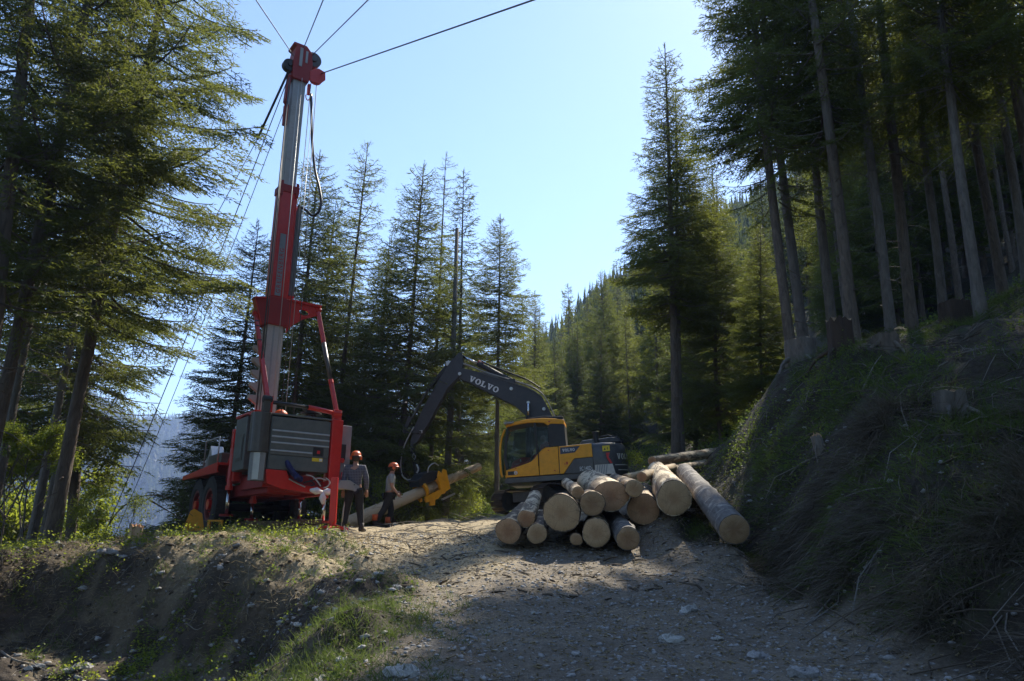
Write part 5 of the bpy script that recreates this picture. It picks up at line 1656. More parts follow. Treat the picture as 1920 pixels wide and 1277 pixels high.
def log(a, b_, r0, r1, bark_i, end_i, label, group=None, seed=0, oval=1.0, name='log', flare=0.0):
    a, b_ = Vector(a), Vector(b_)
    rng = np.random.default_rng(seed + 500)
    L_ = (b_ - a).length
    z = (b_ - a).normalized()
    x = z.cross(Vector((0, 0, 1))).normalized()
    y = z.cross(x)
    Mx = Matrix(((x.x, y.x, z.x, a.x), (x.y, y.y, z.y, a.y), (x.z, y.z, z.z, a.z), (0, 0, 0, 1)))
    e = empty(name, Mx)
    tag(e, label, 'log', group)
    n, m = 36, max(10, int(L_ / 0.16))
    ph = rng.random(4) * 6.28
    kn = [(rng.random() * L_, rng.random() * 6.28, .25 + .3 * rng.random()) for _ in range(int(L_ * 3))]
    vs, fs = [], []
    for i in range(m + 1):
        s = i / m
        zz = L_ * s
        r = r0 + (r1 - r0) * s + flare * math.exp(-zz / .35)
        for k in range(n):
            t = 2 * math.pi * k / n
            rr = r * (1 + .022 * math.sin(2 * t + ph[0]) + .018 * math.sin(3 * t + ph[1] + s) + .012 * math.sin(5 * t + ph[2] + 3 * s) + .008 * rng.normal())
            if flare: rr += flare * math.exp(-zz / .3) * .5 * math.sin(4 * t + ph[3])
            for kz, kt, ks in kn:
                dz, dt = zz - kz, (t - kt + math.pi) % (2 * math.pi) - math.pi
                q = (dz / .08) ** 2 + (dt * r / .06) ** 2
                if q < 6: rr += ks * .06 * math.exp(-q)
            vs.append((rr * math.cos(t) * oval, rr * math.sin(t), zz))
    for i in range(m):
        for k in range(n):
            fs.append((i * n + k, i * n + (k + 1) % n, (i + 1) * n + (k + 1) % n, (i + 1) * n + k))
    for end in (0, 1):                      # ring of bark seen round each cut face
        st = len(vs)
        for k in range(n):
            p = vs[end * m * n + k]
            q = .925 + .012 * rng.normal()
            vs.append((p[0] * q, p[1] * q, p[2] + (.004 if not end else -.004)))
        for k in range(n):
            a_, b2 = end * m * n + k, end * m * n + (k + 1) % n
            fs.append((a_, st + k, st + (k + 1) % n, b2) if not end else (a_, b2, st + (k + 1) % n, st + k))
    bo = MB().add(vs, fs).build('bark', LB[bark_i], e, smooth=True)
    bo.data.set_sharp_from_angle(angle=rad(50))
    for end, off in ((0, 0.004), (1, -0.004)):
        base = [vs[end * m * n + k] for k in range(n)]
        rings_ = [1.0, .93, .6, .3]
        ev, ef = [], []
        for q_, sc in enumerate(rings_):
            for k in range(n):
                p = base[k]
                ev.append((p[0] * sc * .95, p[1] * sc * .95, p[2] - (0.012 if not end else -0.012) * (q_ > 0) + .004 * rng.normal() * (q_ > 0)))
        ev.append((0, 0, base[0][2] - (0.012 if not end else -0.012)))
        for q_ in range(len(rings_) - 1):
            for k in range(n):
                f = (q_ * n + k, (q_ + 1) * n + k, (q_ + 1) * n + (k + 1) % n, q_ * n + (k + 1) % n)
                ef.append(f)
        for k in range(n): ef.append(((len(rings_) - 1) * n + k, len(ev) - 1, (len(rings_) - 1) * n + (k + 1) % n))
        MB().add(ev, ef).build('cut_end', LE[end_i], e, smooth=True)
    return e


def lg(i, fx, fy, Y, rpx, bx, by, Y2, r2f, bark_i, end_i, label, oval=1.0, flare=0.0):
    a, b_ = P(fx, fy, Y), P(bx, by, Y2)
    dep = (a - np.array([0, 0, CAM_Z])) @ _F
    r = rpx / FPX * dep
    log(a, b_, r, r * r2f, bark_i, end_i, label, None, i, oval, flare=flare)


lg(1, 953, 996, 14.6, 24, 985, 957, 18.3, .85, 0, 1, 'medium log at the bottom left corner of the pile', 1.03)
lg(2, 986, 973, 14.7, 16.5, 1004, 930, 18.0, .85, 1, 1, 'slim log lying slanted on top of the left corner of the pile')
lg(3, 1007, 1001, 14.5, 19, 1015, 968, 18.5, .9, 0, 0, 'bottom log left of the small log, right under the slanted slim one')
lg(4, 1053, 962, 14.5, 35, 1068, 945, 18.8, .85, 0, 0, 'biggest log on the left half of the pile, cut face almost round')
lg(5, 1084, 924, 14.8, 12, 1062, 905, 18.2, .9, 1, 0, 'short thin log on top between the biggest log and the excavator tracks')
lg(6, 1111, 944, 14.5, 23.5, 1104, 928, 18.6, .85, 0, 2, 'dark-faced log touching the right side of the biggest left log')
lg(7, 1080, 1011, 14.5, 11.5, 1080, 985, 18.5, .9, 0, 0, 'smallest log on the road between two bottom logs')
lg(8, 1118, 999, 14.4, 27, 1119, 972, 18.6, .85, 0, 0, 'bottom log with a star-shaped crack right of the smallest one')
lg(9, 1178, 1010, 14.0, 22.5, 1139, 958, 17.8, .85, 2, 2, 'grey-barked log sticking out at the front right bottom of the pile')
lg(10, 1146, 930, 15.0, 28, 1108, 902, 18.8, .95, 1, 1, 'tilted big log with pale peeled flank on top of the pile', 1.22)
lg(11, 1189, 916, 14.8, 16.5, 1152, 900, 18.6, .9, 0, 0, 'medium log on top of the pile right of the tilted peeled one')
lg(12, 1206, 955, 15.4, 30, 1209, 925, 19.5, .8, 0, 1, 'big round log with reddish cut at the right end of the lower row')
lg(13, 1203, 894, 16.6, 9.5, 1262, 876, 19.2, .9, 3, 1, 'short orange-cut log lying crosswise behind the pile top')
lg(14, 1172, 896, 17.6, 7, 1215, 886, 19.6, .9, 3, 1, 'thinnest crosswise log peeping out left of the orange-cut one')
lg(15, 1264, 934, 14.9, 33, 1232, 884, 18.6, .70, 1, 0, 'large log with sunlit peeled top resting on the bank')
lg(16, 1223, 865, 19.0, 9.5, 1342, 848, 21.5, .95, 1, 1, 'straight log lying crosswise highest of all at the foot of the bank')
lg(17, 1228, 889, 18.4, 9, 1325, 868, 21.0, .9, 1, 0, 'slightly bent log just under the highest crosswise log')
lg(18, 1377, 993, 12.7, 29, 1284, 884, 17.4, .72, 2, 2, 'long grey log lying apart on the bank side, pointing down to the road', 1.0)

# the trunk held in the felling head
log(LOG_B, LOG_A, .205, .13, 3, 0, 'long trunk gripped by the yellow felling head, one end on the ground', None, 77, name='log')
for k_, (xp, yp, Y, L_, an) in enumerate(((690, 973, 21.4, .9, .5),)):
    pass


# ------------------------------------------------------------------ stumps
def stump(label, px, py, Y, r, h, bark_m, top_m, seed, lean=0.0, roots=5, name='tree_stump', ragged=.02, zoff=-.1):
    rng = np.random.default_rng(seed)
    p = P(px, py, Y)
    x, y = p[0], p[1]
    e = empty(name, Matrix.Translation(Vector((x, y, Hs(x, y) + zoff))) @ Matrix.Rotation(lean, 4, 'Y'))
    tag(e, label, 'stump')
    n, m = 30, 12
    ph = rng.random(5) * 6.28
    vs, fs = [], []
    for i in range(m + 1):
        s = i / m
        for k in range(n):
            t = 2 * math.pi * k / n
            fl = math.exp(-s * 3.2) * .30
            rr = r * (1 + fl * (1 + .55 * math.sin(roots * t + ph[0])) + .07 * math.sin(3 * t + ph[1]) + .05 * math.sin(7 * t + ph[2] + 2 * s) + .02 * rng.normal())
            zz = h * s + (ragged * rng.normal() * (s == 1)) - .35 * (1 - s)
            vs.append((rr * math.cos(t), rr * math.sin(t), zz))
    for i in range(m):
        for k in range(n): fs.append((i * n + k, i * n + (k + 1) % n, (i + 1) * n + (k + 1) % n, (i + 1) * n + k))
    MB().add(vs, fs).build('bark', bark_m, e, smooth=True)
    top = [vs[m * n + k] for k in range(n)]
    tv = [(p_[0] * s_, p_[1] * s_, p_[2] if s_ == 1 else h + .03 * rng.normal()) for s_ in (1, .6, .25) for p_ in top] + [(0, 0, h)]
    tf = [(q * n + k, q * n + (k + 1) % n, (q + 1) * n + (k + 1) % n, (q + 1) * n + k) for q in range(2) for k in range(n)] + [(2 * n + k, 2 * n + (k + 1) % n, 3 * n) for k in range(n)]
    MB().add(tv, tf).build('cut_top', top_m, e)
    for q in range(roots):
        a = (ph[0] * -1 + math.pi / 2 + 2 * math.pi * q) / roots
        L_ = r * (2.2 + rng.random())
        pts = [(r * .9 * math.cos(a), r * .9 * math.sin(a), .18), (L_ * .7 * math.cos(a), L_ * .7 * math.sin(a), .02), (L_ * math.cos(a + .15), L_ * math.sin(a + .15), -.35)]
        MB().tube(smooth_pts(pts), [r * .2 * (1 - .07 * i) for i in range(11)], 8).build('root', bark_m, e, smooth=True)
    return e


M['rot'] = bark('rotten red wood', (0.030, 0.021, 0.014), (0.080, 0.052, 0.034), (0.030, 0.040, 0.016), (5, 5, 1.2))
stump('weathered grey stump beside the twin trunk on the bank edge', 1508, 715, 17.6, .33, .62, M['bark_grey'], LE[2], 1)
stump('tall reddish rotten stump in the middle of the bank edge', 1590, 770, 15.8, .25, .8, M['rot'], LE[2], 2, ragged=.03)
stump('huge old stump high on the bank between bent and crooked spruces', 1800, 650, 17.6, .34, .75, M['rot'], LE[2], 3)
stump('low mossy stump on the right of the bank above the hanging grass', 1792, 845, 11.6, .22, .42, M['bark_grey'], LE[2], 4)
stump('small broken stump with a pale split halfway up the bank', 1540, 850, 13.6, .09, .32, M['dead'], LE[0], 5, lean=-.2, roots=4)
stump('dark low stump right of the thickest trunk', 1668, 700, 15.6, .26, .35, M['bark'], LE[2], 8)
stump('fresh orange stump on the crest at the foot of the guy cables', 252, 1006, 16.9, .13, .36, LB[3], LE[1], 6, roots=4, lean=.1)
stump('tiny orange stump between the orange stump and the wheel chock', 298, 1006, 17.2, .09, .20, LB[3], LE[1], 7, roots=4)

# ------------------------------------------------------------------ people
M['skin'] = simple('skin', (0.42, 0.22, 0.14), 0.55)
M['trousers'] = simple('black work trousers', (0.018, 0.018, 0.019), 0.85)
M['boots'] = simple('boots', (0.05, 0.035, 0.025), 0.7)
M['shirtgrey'] = simple('grey shirt', (0.30, 0.33, 0.34), 0.85)
M['hair'] = simple('hair', (0.05, 0.035, 0.02), 0.8)


def plaid():
    k = N('chequered shirt')
    c = k.coord('Object')
    wx = k.n('ShaderNodeTexWave', wave_type='BANDS', bands_direction='X'); wx.inputs['Scale'].default_value = 9
    wz = k.n('ShaderNodeTexWave', wave_type='BANDS', bands_direction='Z'); wz.inputs['Scale'].default_value = 9
    for q in (wx, wz): k.l(c, q.inputs['Vector']); q.inputs['Distortion'].default_value = .3
    a = k.ramp(wx.outputs['Fac'], [(0.5, (0, 0, 0)), (0.6, (1, 1, 1))])
    b_ = k.ramp(wz.outputs['Fac'], [(0.5, (0, 0, 0)), (0.6, (1, 1, 1))])
    col = k.mix(a, (0.020, 0.024, 0.045), (0.11, 0.115, 0.14))
    col = k.mix(b_, col, (0.13, 0.13, 0.15))
    return k.pbr(col, 0.9)


M['plaid'] = plaid()


def skin_mesh(name, pts, edges, radii, root, m, parent, sub=2):
    me = bpy.data.meshes.new(name)
    me.from_pydata(pts, edges, [])
    me.update()
    o_ = link(name, me, m, parent, False)
    sk = o_.modifiers.new('skin', 'SKIN')
    sk.use_smooth_shade = True
    for i, r in enumerate(radii):
        me.skin_vertices[0].data[i].radius = (r, r) if not isinstance(r, tuple) else r
    me.skin_vertices[0].data[root].use_root = True
    ss = o_.modifiers.new('sub', 'SUBSURF')
    ss.levels = ss.render_levels = sub
    return o_


def chain(dic, seqs):
    idx, pts, rad_, ed = {}, [], [], []
    for sq in seqs:
        for j in sq:
            if j not in idx:
                idx[j] = len(pts); pts.append(dic[j][0]); rad_.append(dic[j][1])
        ed += [(idx[sq[i]], idx[sq[i + 1]]) for i in range(len(sq) - 1)]
    return pts, ed, rad_, idx


def hand(parent, wrist, dirv, m, s=1.0, side=1):
    """palm, four bent fingers of different length and a thumb"""
    d = Vector(dirv).normalized()
    sd_ = d.cross(Vector((0, 1, 0))).normalized() * side
    up = d.cross(sd_).normalized()
    mb = MB()
    w_ = Vector(wrist)
    mb.tube([w_ - d * .02, w_ + d * .03, w_ + d * .09], [.024 * s, .036 * s, .034 * s], 8)
    for i, L_ in enumerate((.070, .082, .076, .058)):
        b0 = w_ + d * .08 + sd_ * (.027 - .018 * i)
        mb.tube([b0, b0 + d * L_ * .5 + up * .008, b0 + d * L_ * .85 + up * .03], [.0095, .009, .007], 6)
    t0 = w_ + d * .03 + sd_ * .03
    mb.tube([t0, t0 + d * .03 + sd_ * .022 + up * .01, t0 + d * .06 + sd_ * .024 + up * .025], [.012, .011, .008], 6)
    return mb.build('hand', m, parent, smooth=True)


def person(label, x, y, rz, J, shirt, sleeves_short, helmet_visor, cuffs=None, scale=1.0):
    e = empty('person', Matrix.Translation(Vector((x, y, Hs(x, y)))) @ Matrix.Rotation(rz, 4, 'Z') @ Matrix.Scale(scale, 4))
    tag(e, label, 'person')
    # body: one continuous skin figure
    B = {k: v for k, v in J.items()}
    seqs = [['pelvis', 'waist', 'chest', 'neck0', 'neck', 'skull', 'crown'], ['chest', 'shL', 'elL', 'wrL'], ['chest', 'shR', 'elR', 'wrR'],
            ['pelvis', 'hipL', 'knL', 'anL', 'toL'], ['pelvis', 'hipR', 'knR', 'anR', 'toR']]
    p, ed, r, ix = chain(B, seqs)
    skin_mesh('body', p, ed, r, ix['pelvis'], M['skin'], e)
    g = .016
    def grow(j, f=g): 
        rr = J[j][1]
        return (J[j][0], (rr[0] + f, rr[1] + f) if isinstance(rr, tuple) else rr + f)
    T = {j: grow(j, .022) for j in J}
    L1 = Vector(J['elL'][0]); R1 = Vector(J['elR'][0])
    if sleeves_short:
        for s_ in 'LR':
            a, b_ = Vector(J['sh' + s_][0]), Vector(J['el' + s_][0])
            T['sl' + s_] = (tuple(a.lerp(b_, .8)), .058)
        seq2 = [['pelvis2', 'waist', 'chest', 'neck0'], ['chest', 'shL', 'slL'], ['chest', 'shR', 'slR']]
    else:
        for s_ in 'LR': T['wr' + s_] = (tuple(Vector(J['el' + s_][0]).lerp(Vector(J['wr' + s_][0]), .92)), .042)
        seq2 = [['pelvis2', 'waist', 'chest', 'neck0'], ['chest', 'shL', 'elL', 'wrL'], ['chest', 'shR', 'elR', 'wrR']]
    pv = Vector(J['pelvis'][0]).lerp(Vector(J['waist'][0]), .25)
    T['pelvis2'] = (tuple(pv - Vector((0, 0, .10))), (.172, .128))
    p, ed, r, ix = chain(T, seq2)
    skin_mesh('shirt', p, ed, r, ix['chest'], shirt, e)
    seq3 = [['pelvis', 'hipL', 'knL', 'anL'], ['pelvis', 'hipR', 'knR', 'anR']]
    D = {j: grow(j, .028) for j in J}
    pp = J['pelvis'][0]
    D['pelvis'] = ((pp[0], pp[1], pp[2] + .02), (.165, .13))
    p, ed, r, ix = chain(D, seq3)
    skin_mesh('trousers', p, ed, r, ix['pelvis'], M['trousers'], e)
    for s_ in 'LR':
        a, t = Vector(J['an' + s_][0]), Vector(J['to' + s_][0])
        d = (t - a); d.z = 0; d.normalize()
        hz = t.z
        mb = MB().tube([a + Vector((0, 0, .10)), a + Vector((0, 0, .0)), a - d * .03 + Vector((0, 0, -.04))], [.062, .058, .055], 10)
        mb.tube([a - d * .07 + Vector((0, 0, -.045)), a + d * .02 + Vector((0, 0, -.03)), a + d * .12 + Vector((0, 0, -.05)), a + d * .20 + Vector((0, 0, -.06))], [.04, .055, .048, .03], 10)
        mb.build('boot', M['boots'], e, smooth=True)
        if cuffs:
            MB().tube([a + Vector((0, 0, .04)), a + Vector((0, 0, .20))], [.082, .085], 12).build('trouser_cuff', cuffs, e, smooth=True)
        hand(e, J['wr' + s_][0], Vector(J['wr' + s_][0]) - Vector(J['el' + s_][0]), M['skin'], 1.0, 1 if s_ == 'L' else -1)
    # face
    c = Vector(J['skull'][0])
    f = Vector((0, 1, 0))
    MB().ball((c.x, c.y + .098, c.z - .005), .016, (1, 1.4, 1.5), 8, 6).build('nose', M['skin'], e, smooth=True)
    for sx in (-1, 1):
        MB().ball((c.x + sx * .033, c.y + .088, c.z + .025), .010, (1.2, .6, .8), 8, 6).build('eye', M['black'], e, smooth=True)
        MB().ball((c.x + sx * .082, c.y + .0, c.z), .022, (.4, 1, 1.5), 8, 6).build('ear', M['skin'], e, smooth=True)
    MB().tube([(c.x - .022, c.y + .090, c.z - .048), (c.x, c.y + .094, c.z - .050), (c.x + .022, c.y + .090, c.z - .048)], .005, 5).build('mouth', simple('lips', (.35, .12, .09), .5), e, smooth=True)
    MB().ball((c.x, c.y - .03, c.z + .0), .088, (1.0, 1.0, 1.15), 12, 8).build('hair', M['hair'], e, smooth=True)
    # helmet: dome, brim and ear muffs
    vs, fs, n = [], [], 20
    for i in range(7):
        phi = math.pi / 2 * i / 6
        for k in range(n):
            t = 2 * math.pi * k / n
            vs.append((c.x + .122 * math.sin(phi + .001) * math.cos(t), c.y + .142 * math.sin(phi + .001) * math.sin(t), c.z + .045 + .115 * math.cos(phi)))
    for k in range(n):
        t = 2 * math.pi * k / n
        vs.append((c.x + .135 * math.cos(t), c.y + (.150 + (.05 if math.sin(t) > .2 else 0)) * math.sin(t), c.z + .035))
    for i in range(7):
        for k in range(n): fs.append((i * n + k, (i + 1) * n + k, (i + 1) * n + (k + 1) % n, i * n + (k + 1) % n))
    ho = MB().add(vs, fs).build('helmet', M['orange'], e, smooth=True)
    for sx in (-1, 1):
        MB().cyl((c.x + sx * .085, c.y - .01, c.z - .005), (c.x + sx * .135, c.y - .01, c.z - .005), .042, 12).build('ear_muff', M['orange'], ho, .01)
        MB().tube([(c.x + sx * .12, c.y - .01, c.z + .03), (c.x + sx * .128, c.y - .01, c.z + .10)], .008, 5).build('muff_arm', M['black'], ho)
    if helmet_visor:
        MB().tube([(c.x + .13, c.y + .02, c.z + .12), (c.x + .12, c.y + .14, c.z + .17), (c.x, c.y + .20, c.z + .19), (c.x - .12, c.y + .14, c.z + .17), (c.x - .13, c.y + .02, c.z + .12)], .012, 6).build('visor_bow', M['black'], ho, smooth=True)
        MB().prism([(.13, .12), (.20, .16), (.235, .10), (.16, .05)], 0, -.10, .10).build('visor', M['lightgrey'], ho, .006)
        ho.children[-1].location = (c.x, c.y, c.z + .04)
    return e


J1 = dict(pelvis=((0, 0, .96), (.14, .10)), waist=((0, 0, 1.12), (.135, .10)), chest=((0, -.01, 1.34), (.155, .11)), neck0=((0, 0, 1.46), .075), neck=((0, .01, 1.52), .052), skull=((0, .02, 1.64), (.072, .088)), crown=((0, .01, 1.71), .07),
          shL=((-.19, -.01, 1.41), .062), elL=((-.24, -.03, 1.14), .045), wrL=((-.25, .06, .90), .03), shR=((.19, -.01, 1.41), .062), elR=((.26, -.03, 1.14), .045), wrR=((.27, .04, .90), .03),
          hipL=((-.10, 0, .88), .088), knL=((-.15, .03, .50), .062), anL=((-.20, -.01, .10), .042), toL=((-.24, .14, .04), .035),
          hipR=((.10, 0, .88), .088), knR=((.14, .02, .50), .062), anR=((.19, -.02, .10), .042), toR=((.25, .12, .04), .035))
p1 = P(661, 990, 18.4)
pe = person('man in dark chequered shirt and orange helmet seen from behind beside the red rig', p1[0], p1[1], rad(8), J1, M['plaid'], False, False, scale=1.03)
MB().cyl((.02, -.165, .92), (.02, -.155, .92), .04, 12).build('tape_reel', M['lightgrey'], pe)
J2 = dict(pelvis=((0, 0, .93), (.13, .10)), waist=((0, .02, 1.08), (.13, .105)), chest=((0, .03, 1.30), (.15, .12)), neck0=((0, .05, 1.42), .075), neck=((0, .07, 1.49), .052), skull=((0, .10, 1.60), (.072, .088)), crown=((0, .095, 1.67), .07),
          shL=((-.18, .03, 1.37), .062), elL=((-.23, .05, 1.10), .045), wrL=((-.20, .26, .98), .03), shR=((.18, .03, 1.37), .062), elR=((.22, .03, 1.10), .045), wrR=((.22, .20, .90), .03),
          hipL=((-.09, 0, .86), .088), knL=((-.10, .10, .48), .062), anL=((-.10, .02, .10), .042), toL=((-.10, .18, .04), .035),
          hipR=((.09, 0, .86), .088), knR=((.10, -.12, .50), .062), anR=((.11, -.36, .16), .042), toR=((.11, -.22, .05), .035))
p2 = P(727, 986, 21.6)
person('man in light grey shirt and orange helmet walking towards the held trunk', p2[0], p2[1], rad(-72), J2, M['shirtgrey'], True, True, M['orange'])
# ------------------------------------------------------------------ ground cover
_Ys = np.concatenate([np.arange(3, 30, .06), np.arange(30, 70, .4)])


def G(px, py):
    """where the sight line of a photo pixel meets the ground"""
    pts = np.array([P(px, py, Y) for Y in _Ys])
    hz_ = H(pts[:, 0], pts[:, 1])
    i = int(np.argmax(pts[:, 2] <= hz_))
    return Vector((pts[i, 0], pts[i, 1], hz_[i]))


def blades(name, x, y, length, width, dirs, bend, m, label, kind='stuff', seg=2, cols=None, seed=0):
    """curved grass blades: dirs (N,3) start direction, bend (N,3) added along the length"""
    rng = np.random.default_rng(seed)
    z = H(x, y) - 0.01
    p = np.stack([x, y, z], -1)
    n = len(x)
    length = np.asarray(length).reshape(-1, 1)
    d = dirs / (np.linalg.norm(dirs, axis=1, keepdims=True) + 1e-9)
    side = np.cross(d, rng.normal(size=(n, 3)))
    side /= np.linalg.norm(side, axis=1, keepdims=True) + 1e-9
    w_ = np.asarray(width).reshape(-1, 1) * side * 0.5
    lv = [p]
    cur = p
    for s in range(seg):
        d = d + bend / seg
        d = d / (np.linalg.norm(d, axis=1, keepdims=True) + 1e-9)
        cur = cur + d * length / seg
        lv.append(cur)
    Q = []
    for s in range(seg):
        k0, k1 = 1 - s / seg * .6, 1 - (s + 1) / seg * .85
        Q.append(np.stack([lv[s] - w_ * k0, lv[s] + w_ * k0, lv[s + 1] + w_ * k1, lv[s + 1] - w_ * k1], 1))
    Q = np.concatenate(Q).reshape(-1, 3)
    o_ = link(name, mesh_np(name, Q, np.arange(len(Q)), 4), m)
    return tag(o_, label, kind=kind)


def tufts(n, per, xr, yr, rng, sig=.07, mask=None):
    cx = xr[0] + (xr[1] - xr[0]) * rng.random(n * 3)
    cy = yr[0] + (yr[1] - yr[0]) * rng.random(n * 3)
    if mask is not None:
        k_ = mask(cx, cy) > rng.random(n * 3)
        cx, cy = cx[k_], cy[k_]
    cx, cy = cx[:n], cy[:n]
    cid = np.repeat(np.arange(len(cx)), per)
    return cx[cid] + rng.normal(size=len(cid)) * sig, cy[cid] + rng.normal(size=len(cid)) * sig, cid


rng = np.random.default_rng(300)
# long dry grass hanging down the right bank
def m_bank(x, y): return (1 - road_mask(x, y)) * (x > 2.6) * np.clip(.35 + fbm(x, y, 1.8, 3, 77) * 3, .0, 1)
x, y, cid = tufts(640, 44, (3.4, 8.8), (5.5, 12.5), rng, .045, lambda a, b: (1 - road_mask(a, b)) * np.clip(fbm(a, b, .9, 3, 77) * 5 + .35, .03, 1) * (1 - sst(2.8, 4.2, base_H(a, b))))
nb = len(x)
nrm = Hn(x, y)
down = np.stack([nrm[:, 0], nrm[:, 1], -np.hypot(nrm[:, 0], nrm[:, 1]) ** 2 - .25], -1)
tj = np.random.default_rng(5).normal(size=(int(cid.max()) + 1, 3))[cid]
jit = rng.normal(size=(nb, 3)) * .42 + tj * .5
tl = (.5 + np.random.default_rng(6).random(int(cid.max()) + 1))[cid]
blades('hanging_grass', x, y, (.22 + .42 * rng.random(nb)) * tl, .006 + .005 * rng.random(nb), nrm * .9 + jit + down * .3, down * 1.7 + rng.normal(size=(nb, 3)) * .5 + tj * .3, M['oldgrass'], 'long dry grass hanging down the shaded bank on the right', seg=4, seed=1)
x, y, cid = tufts(1500, 18, (2.6, 13), (8, 19), rng, .1, m_bank)
nb = len(x)
nrm = Hn(x, y)
blades('bank_grass', x, y, .10 + .2 * rng.random(nb), .008 + .006 * rng.random(nb), nrm + rng.normal(size=(nb, 3)) * .5, np.stack([nrm[:, 0], nrm[:, 1], -.6 * np.ones(nb)], -1) + rng.normal(size=(nb, 3)) * .3, M['grass'], 'green grass and moss on the upper part of the right bank', seg=2, seed=2)
# straw and short grass on the sunny verge by the rig
def m_verge(x, y): return (1 - .75 * road_mask(x, y)) * sst(11.5, 13.5, y + fbm(x, y, 2, 3, 8) * 3) * np.clip(.6 + fbm(x, y, 1.5, 3, 78) * 2, .05, 1)
x, y, cid = tufts(3000, 12, (-11.5, .2), (11.8, 19), rng, .10, m_verge)
nb = len(x)
blades('verge_straw', x, y, .05 + .13 * rng.random(nb), .007 + .006 * rng.random(nb), rng.normal(size=(nb, 3)) * [1, 1, .25] + [0, 0, .5], rng.normal(size=(nb, 3)) * .5 + [0, 0, -.7], M['straw'], 'trampled straw on the sunny ground in front of the rig', seg=2, seed=3)
x, y, cid = tufts(230, 26, (-11.5, -1.0), (7, 18.5), rng, .06, lambda a, b: (1 - road_mask(a, b)) * np.clip(fbm(a, b, 2.2, 3, 79) * 4 + .0, 0, 1))
nb = len(x)
blades('embankment_grass', x, y, .08 + .16 * rng.random(nb), .006 + .005 * rng.random(nb), rng.normal(size=(nb, 3)) * [.6, .6, .2] + [0, 0, 1], rng.normal(size=(nb, 3)) * .6 + [0, 0, -.5], M['grass'], 'tufts of fresh grass on the earth embankment', seg=3, seed=4)
# green patch left of the road
def m_patch(x, y): return np.exp(-(((x + 1.75) / .75) ** 2 + ((y - 8.4) / 2.3) ** 2) * 1.1)
x, y, cid = tufts(1100, 16, (-3.6, -.2), (5.6, 12.5), rng, .05, m_patch)
nb = len(x)
blades('roadside_grass', x, y, .05 + .15 * rng.random(nb) ** 1.6, .005 + .004 * rng.random(nb), rng.normal(size=(nb, 3)) * [.55, .55, .2] + [0, 0, 1], rng.normal(size=(nb, 3)) * .7 + [0, 0, -.4], M['grass'], 'green grass patch beside the road in the foreground', seg=3, seed=5)


def leaves(name, x, y, hgt, size, m, label, seed=0, up=.6):
    rng = np.random.default_rng(seed)
    n = len(x)
    c = np.stack([x, y, H(x, y) + hgt], -1)
    a = rng.normal(size=(n, 3)) * [1, 1, .45]
    a /= np.linalg.norm(a, axis=1, keepdims=True)
    nn = rng.normal(size=(n, 3)) * .6 + [0, 0, up]
    b_ = np.cross(a, nn)
    b_ /= np.linalg.norm(b_, axis=1, keepdims=True) + 1e-9
    nn = np.cross(a, b_)
    s = np.asarray(size).reshape(-1, 1)
    v0, v1, v2, v3 = c - a * s * .6, c + b_ * s * .36 + nn * s * .08, c + a * s * .6, c - b_ * s * .36 + nn * s * .08
    Q = np.stack([v0, v1, v2, v3], 1).reshape(-1, 3)
    return tag(link(name, mesh_np(name, Q, np.arange(len(Q)), 4), m), label, kind='stuff')


# herbs and seedlings on the embankment
x, y, cid = tufts(170, 40, (-11.5, -1.2), (7, 16.5), rng, .085, lambda a, b: (1 - road_mask(a, b)) * np.clip(fbm(a, b, 1.7, 3, 80) * 5 - .1, 0, 1))
leaves('embankment_herbs', x, y, np.abs(rng.normal(size=len(x))) * .07 + .015, .022 + .03 * rng.random(len(x)), M['herb'], 'yellow-green herbs and seedlings on the earth embankment', 6)
x, y, cid = tufts(150, 46, (-11.5, -3.5), (14.2, 18.5), rng, .11, lambda a, b: np.clip(fbm(a, b, 1.4, 3, 81) * 4 + .1 + (a < -6) * .5, 0, 1))
leaves('crest_herbs', x, y, np.abs(rng.normal(size=len(x))) * .12 + .02, .025 + .03 * rng.random(len(x)), M['leaf'], 'low leafy growth along the crest of the embankment', 7)
x, y, cid = tufts(1700, 20, (2.6, 15), (7.5, 22), rng, .13, lambda a, b: (1 - road_mask(a, b)) * np.clip(fbm(a, b, 2.0, 3, 82) * 3 + .22 + sst(13, 16, b) * .3, 0, 1))
leaves('bilberry_cover', x, y, np.abs(rng.normal(size=len(x))) * .09 + .015, .02 + .025 * rng.random(len(x)), M['moss'], 'bilberry and moss cover on the right bank', 8)
x, y, cid = tufts(420, 30, (4.5, 13), (10, 20), rng, .12, lambda a, b: (1 - road_mask(a, b)) * sst(.05, .25, fbm(a, b, 2.6, 3, 83)))
leaves('bank_herbs', x, y, np.abs(rng.normal(size=len(x))) * .12 + .03, .025 + .03 * rng.random(len(x)), M['herb'], 'bright herbs lit by sun flecks on the right bank', 9)
x, y, cid = tufts(90, 60, (-8.5, -2.2), (9.5, 13.4), rng, .09, lambda a, b: (1 - road_mask(a, b)) * (base_H(a, b) < .35) * np.clip(fbm(a, b, 1.1, 3, 88) * 4 + .3, 0, 1))
leaves('foot_herbs', x, y, np.abs(rng.normal(size=len(x))) * .07 + .02, .02 + .03 * rng.random(len(x)), M['leaf'], 'bright green herbs in the sun at the foot of the embankment', 16)
# growth under the trees behind the crest
x, y, cid = tufts(2400, 26, (-22, 20), (21.5, 44), rng, .25, lambda a, b: (1 - road_mask(a, b)) * np.clip(fbm(a, b, 3, 3, 84) * 2 + .45, 0, 1) * sst(21, 23.5, b + (a > 2.5) * 3))
leaves('forest_undergrowth', x, y, np.abs(rng.normal(size=len(x))) * .28 + .03, .05 + .06 * rng.random(len(x)), M['herb'], 'leafy undergrowth beneath the trees behind the clearing', 10)


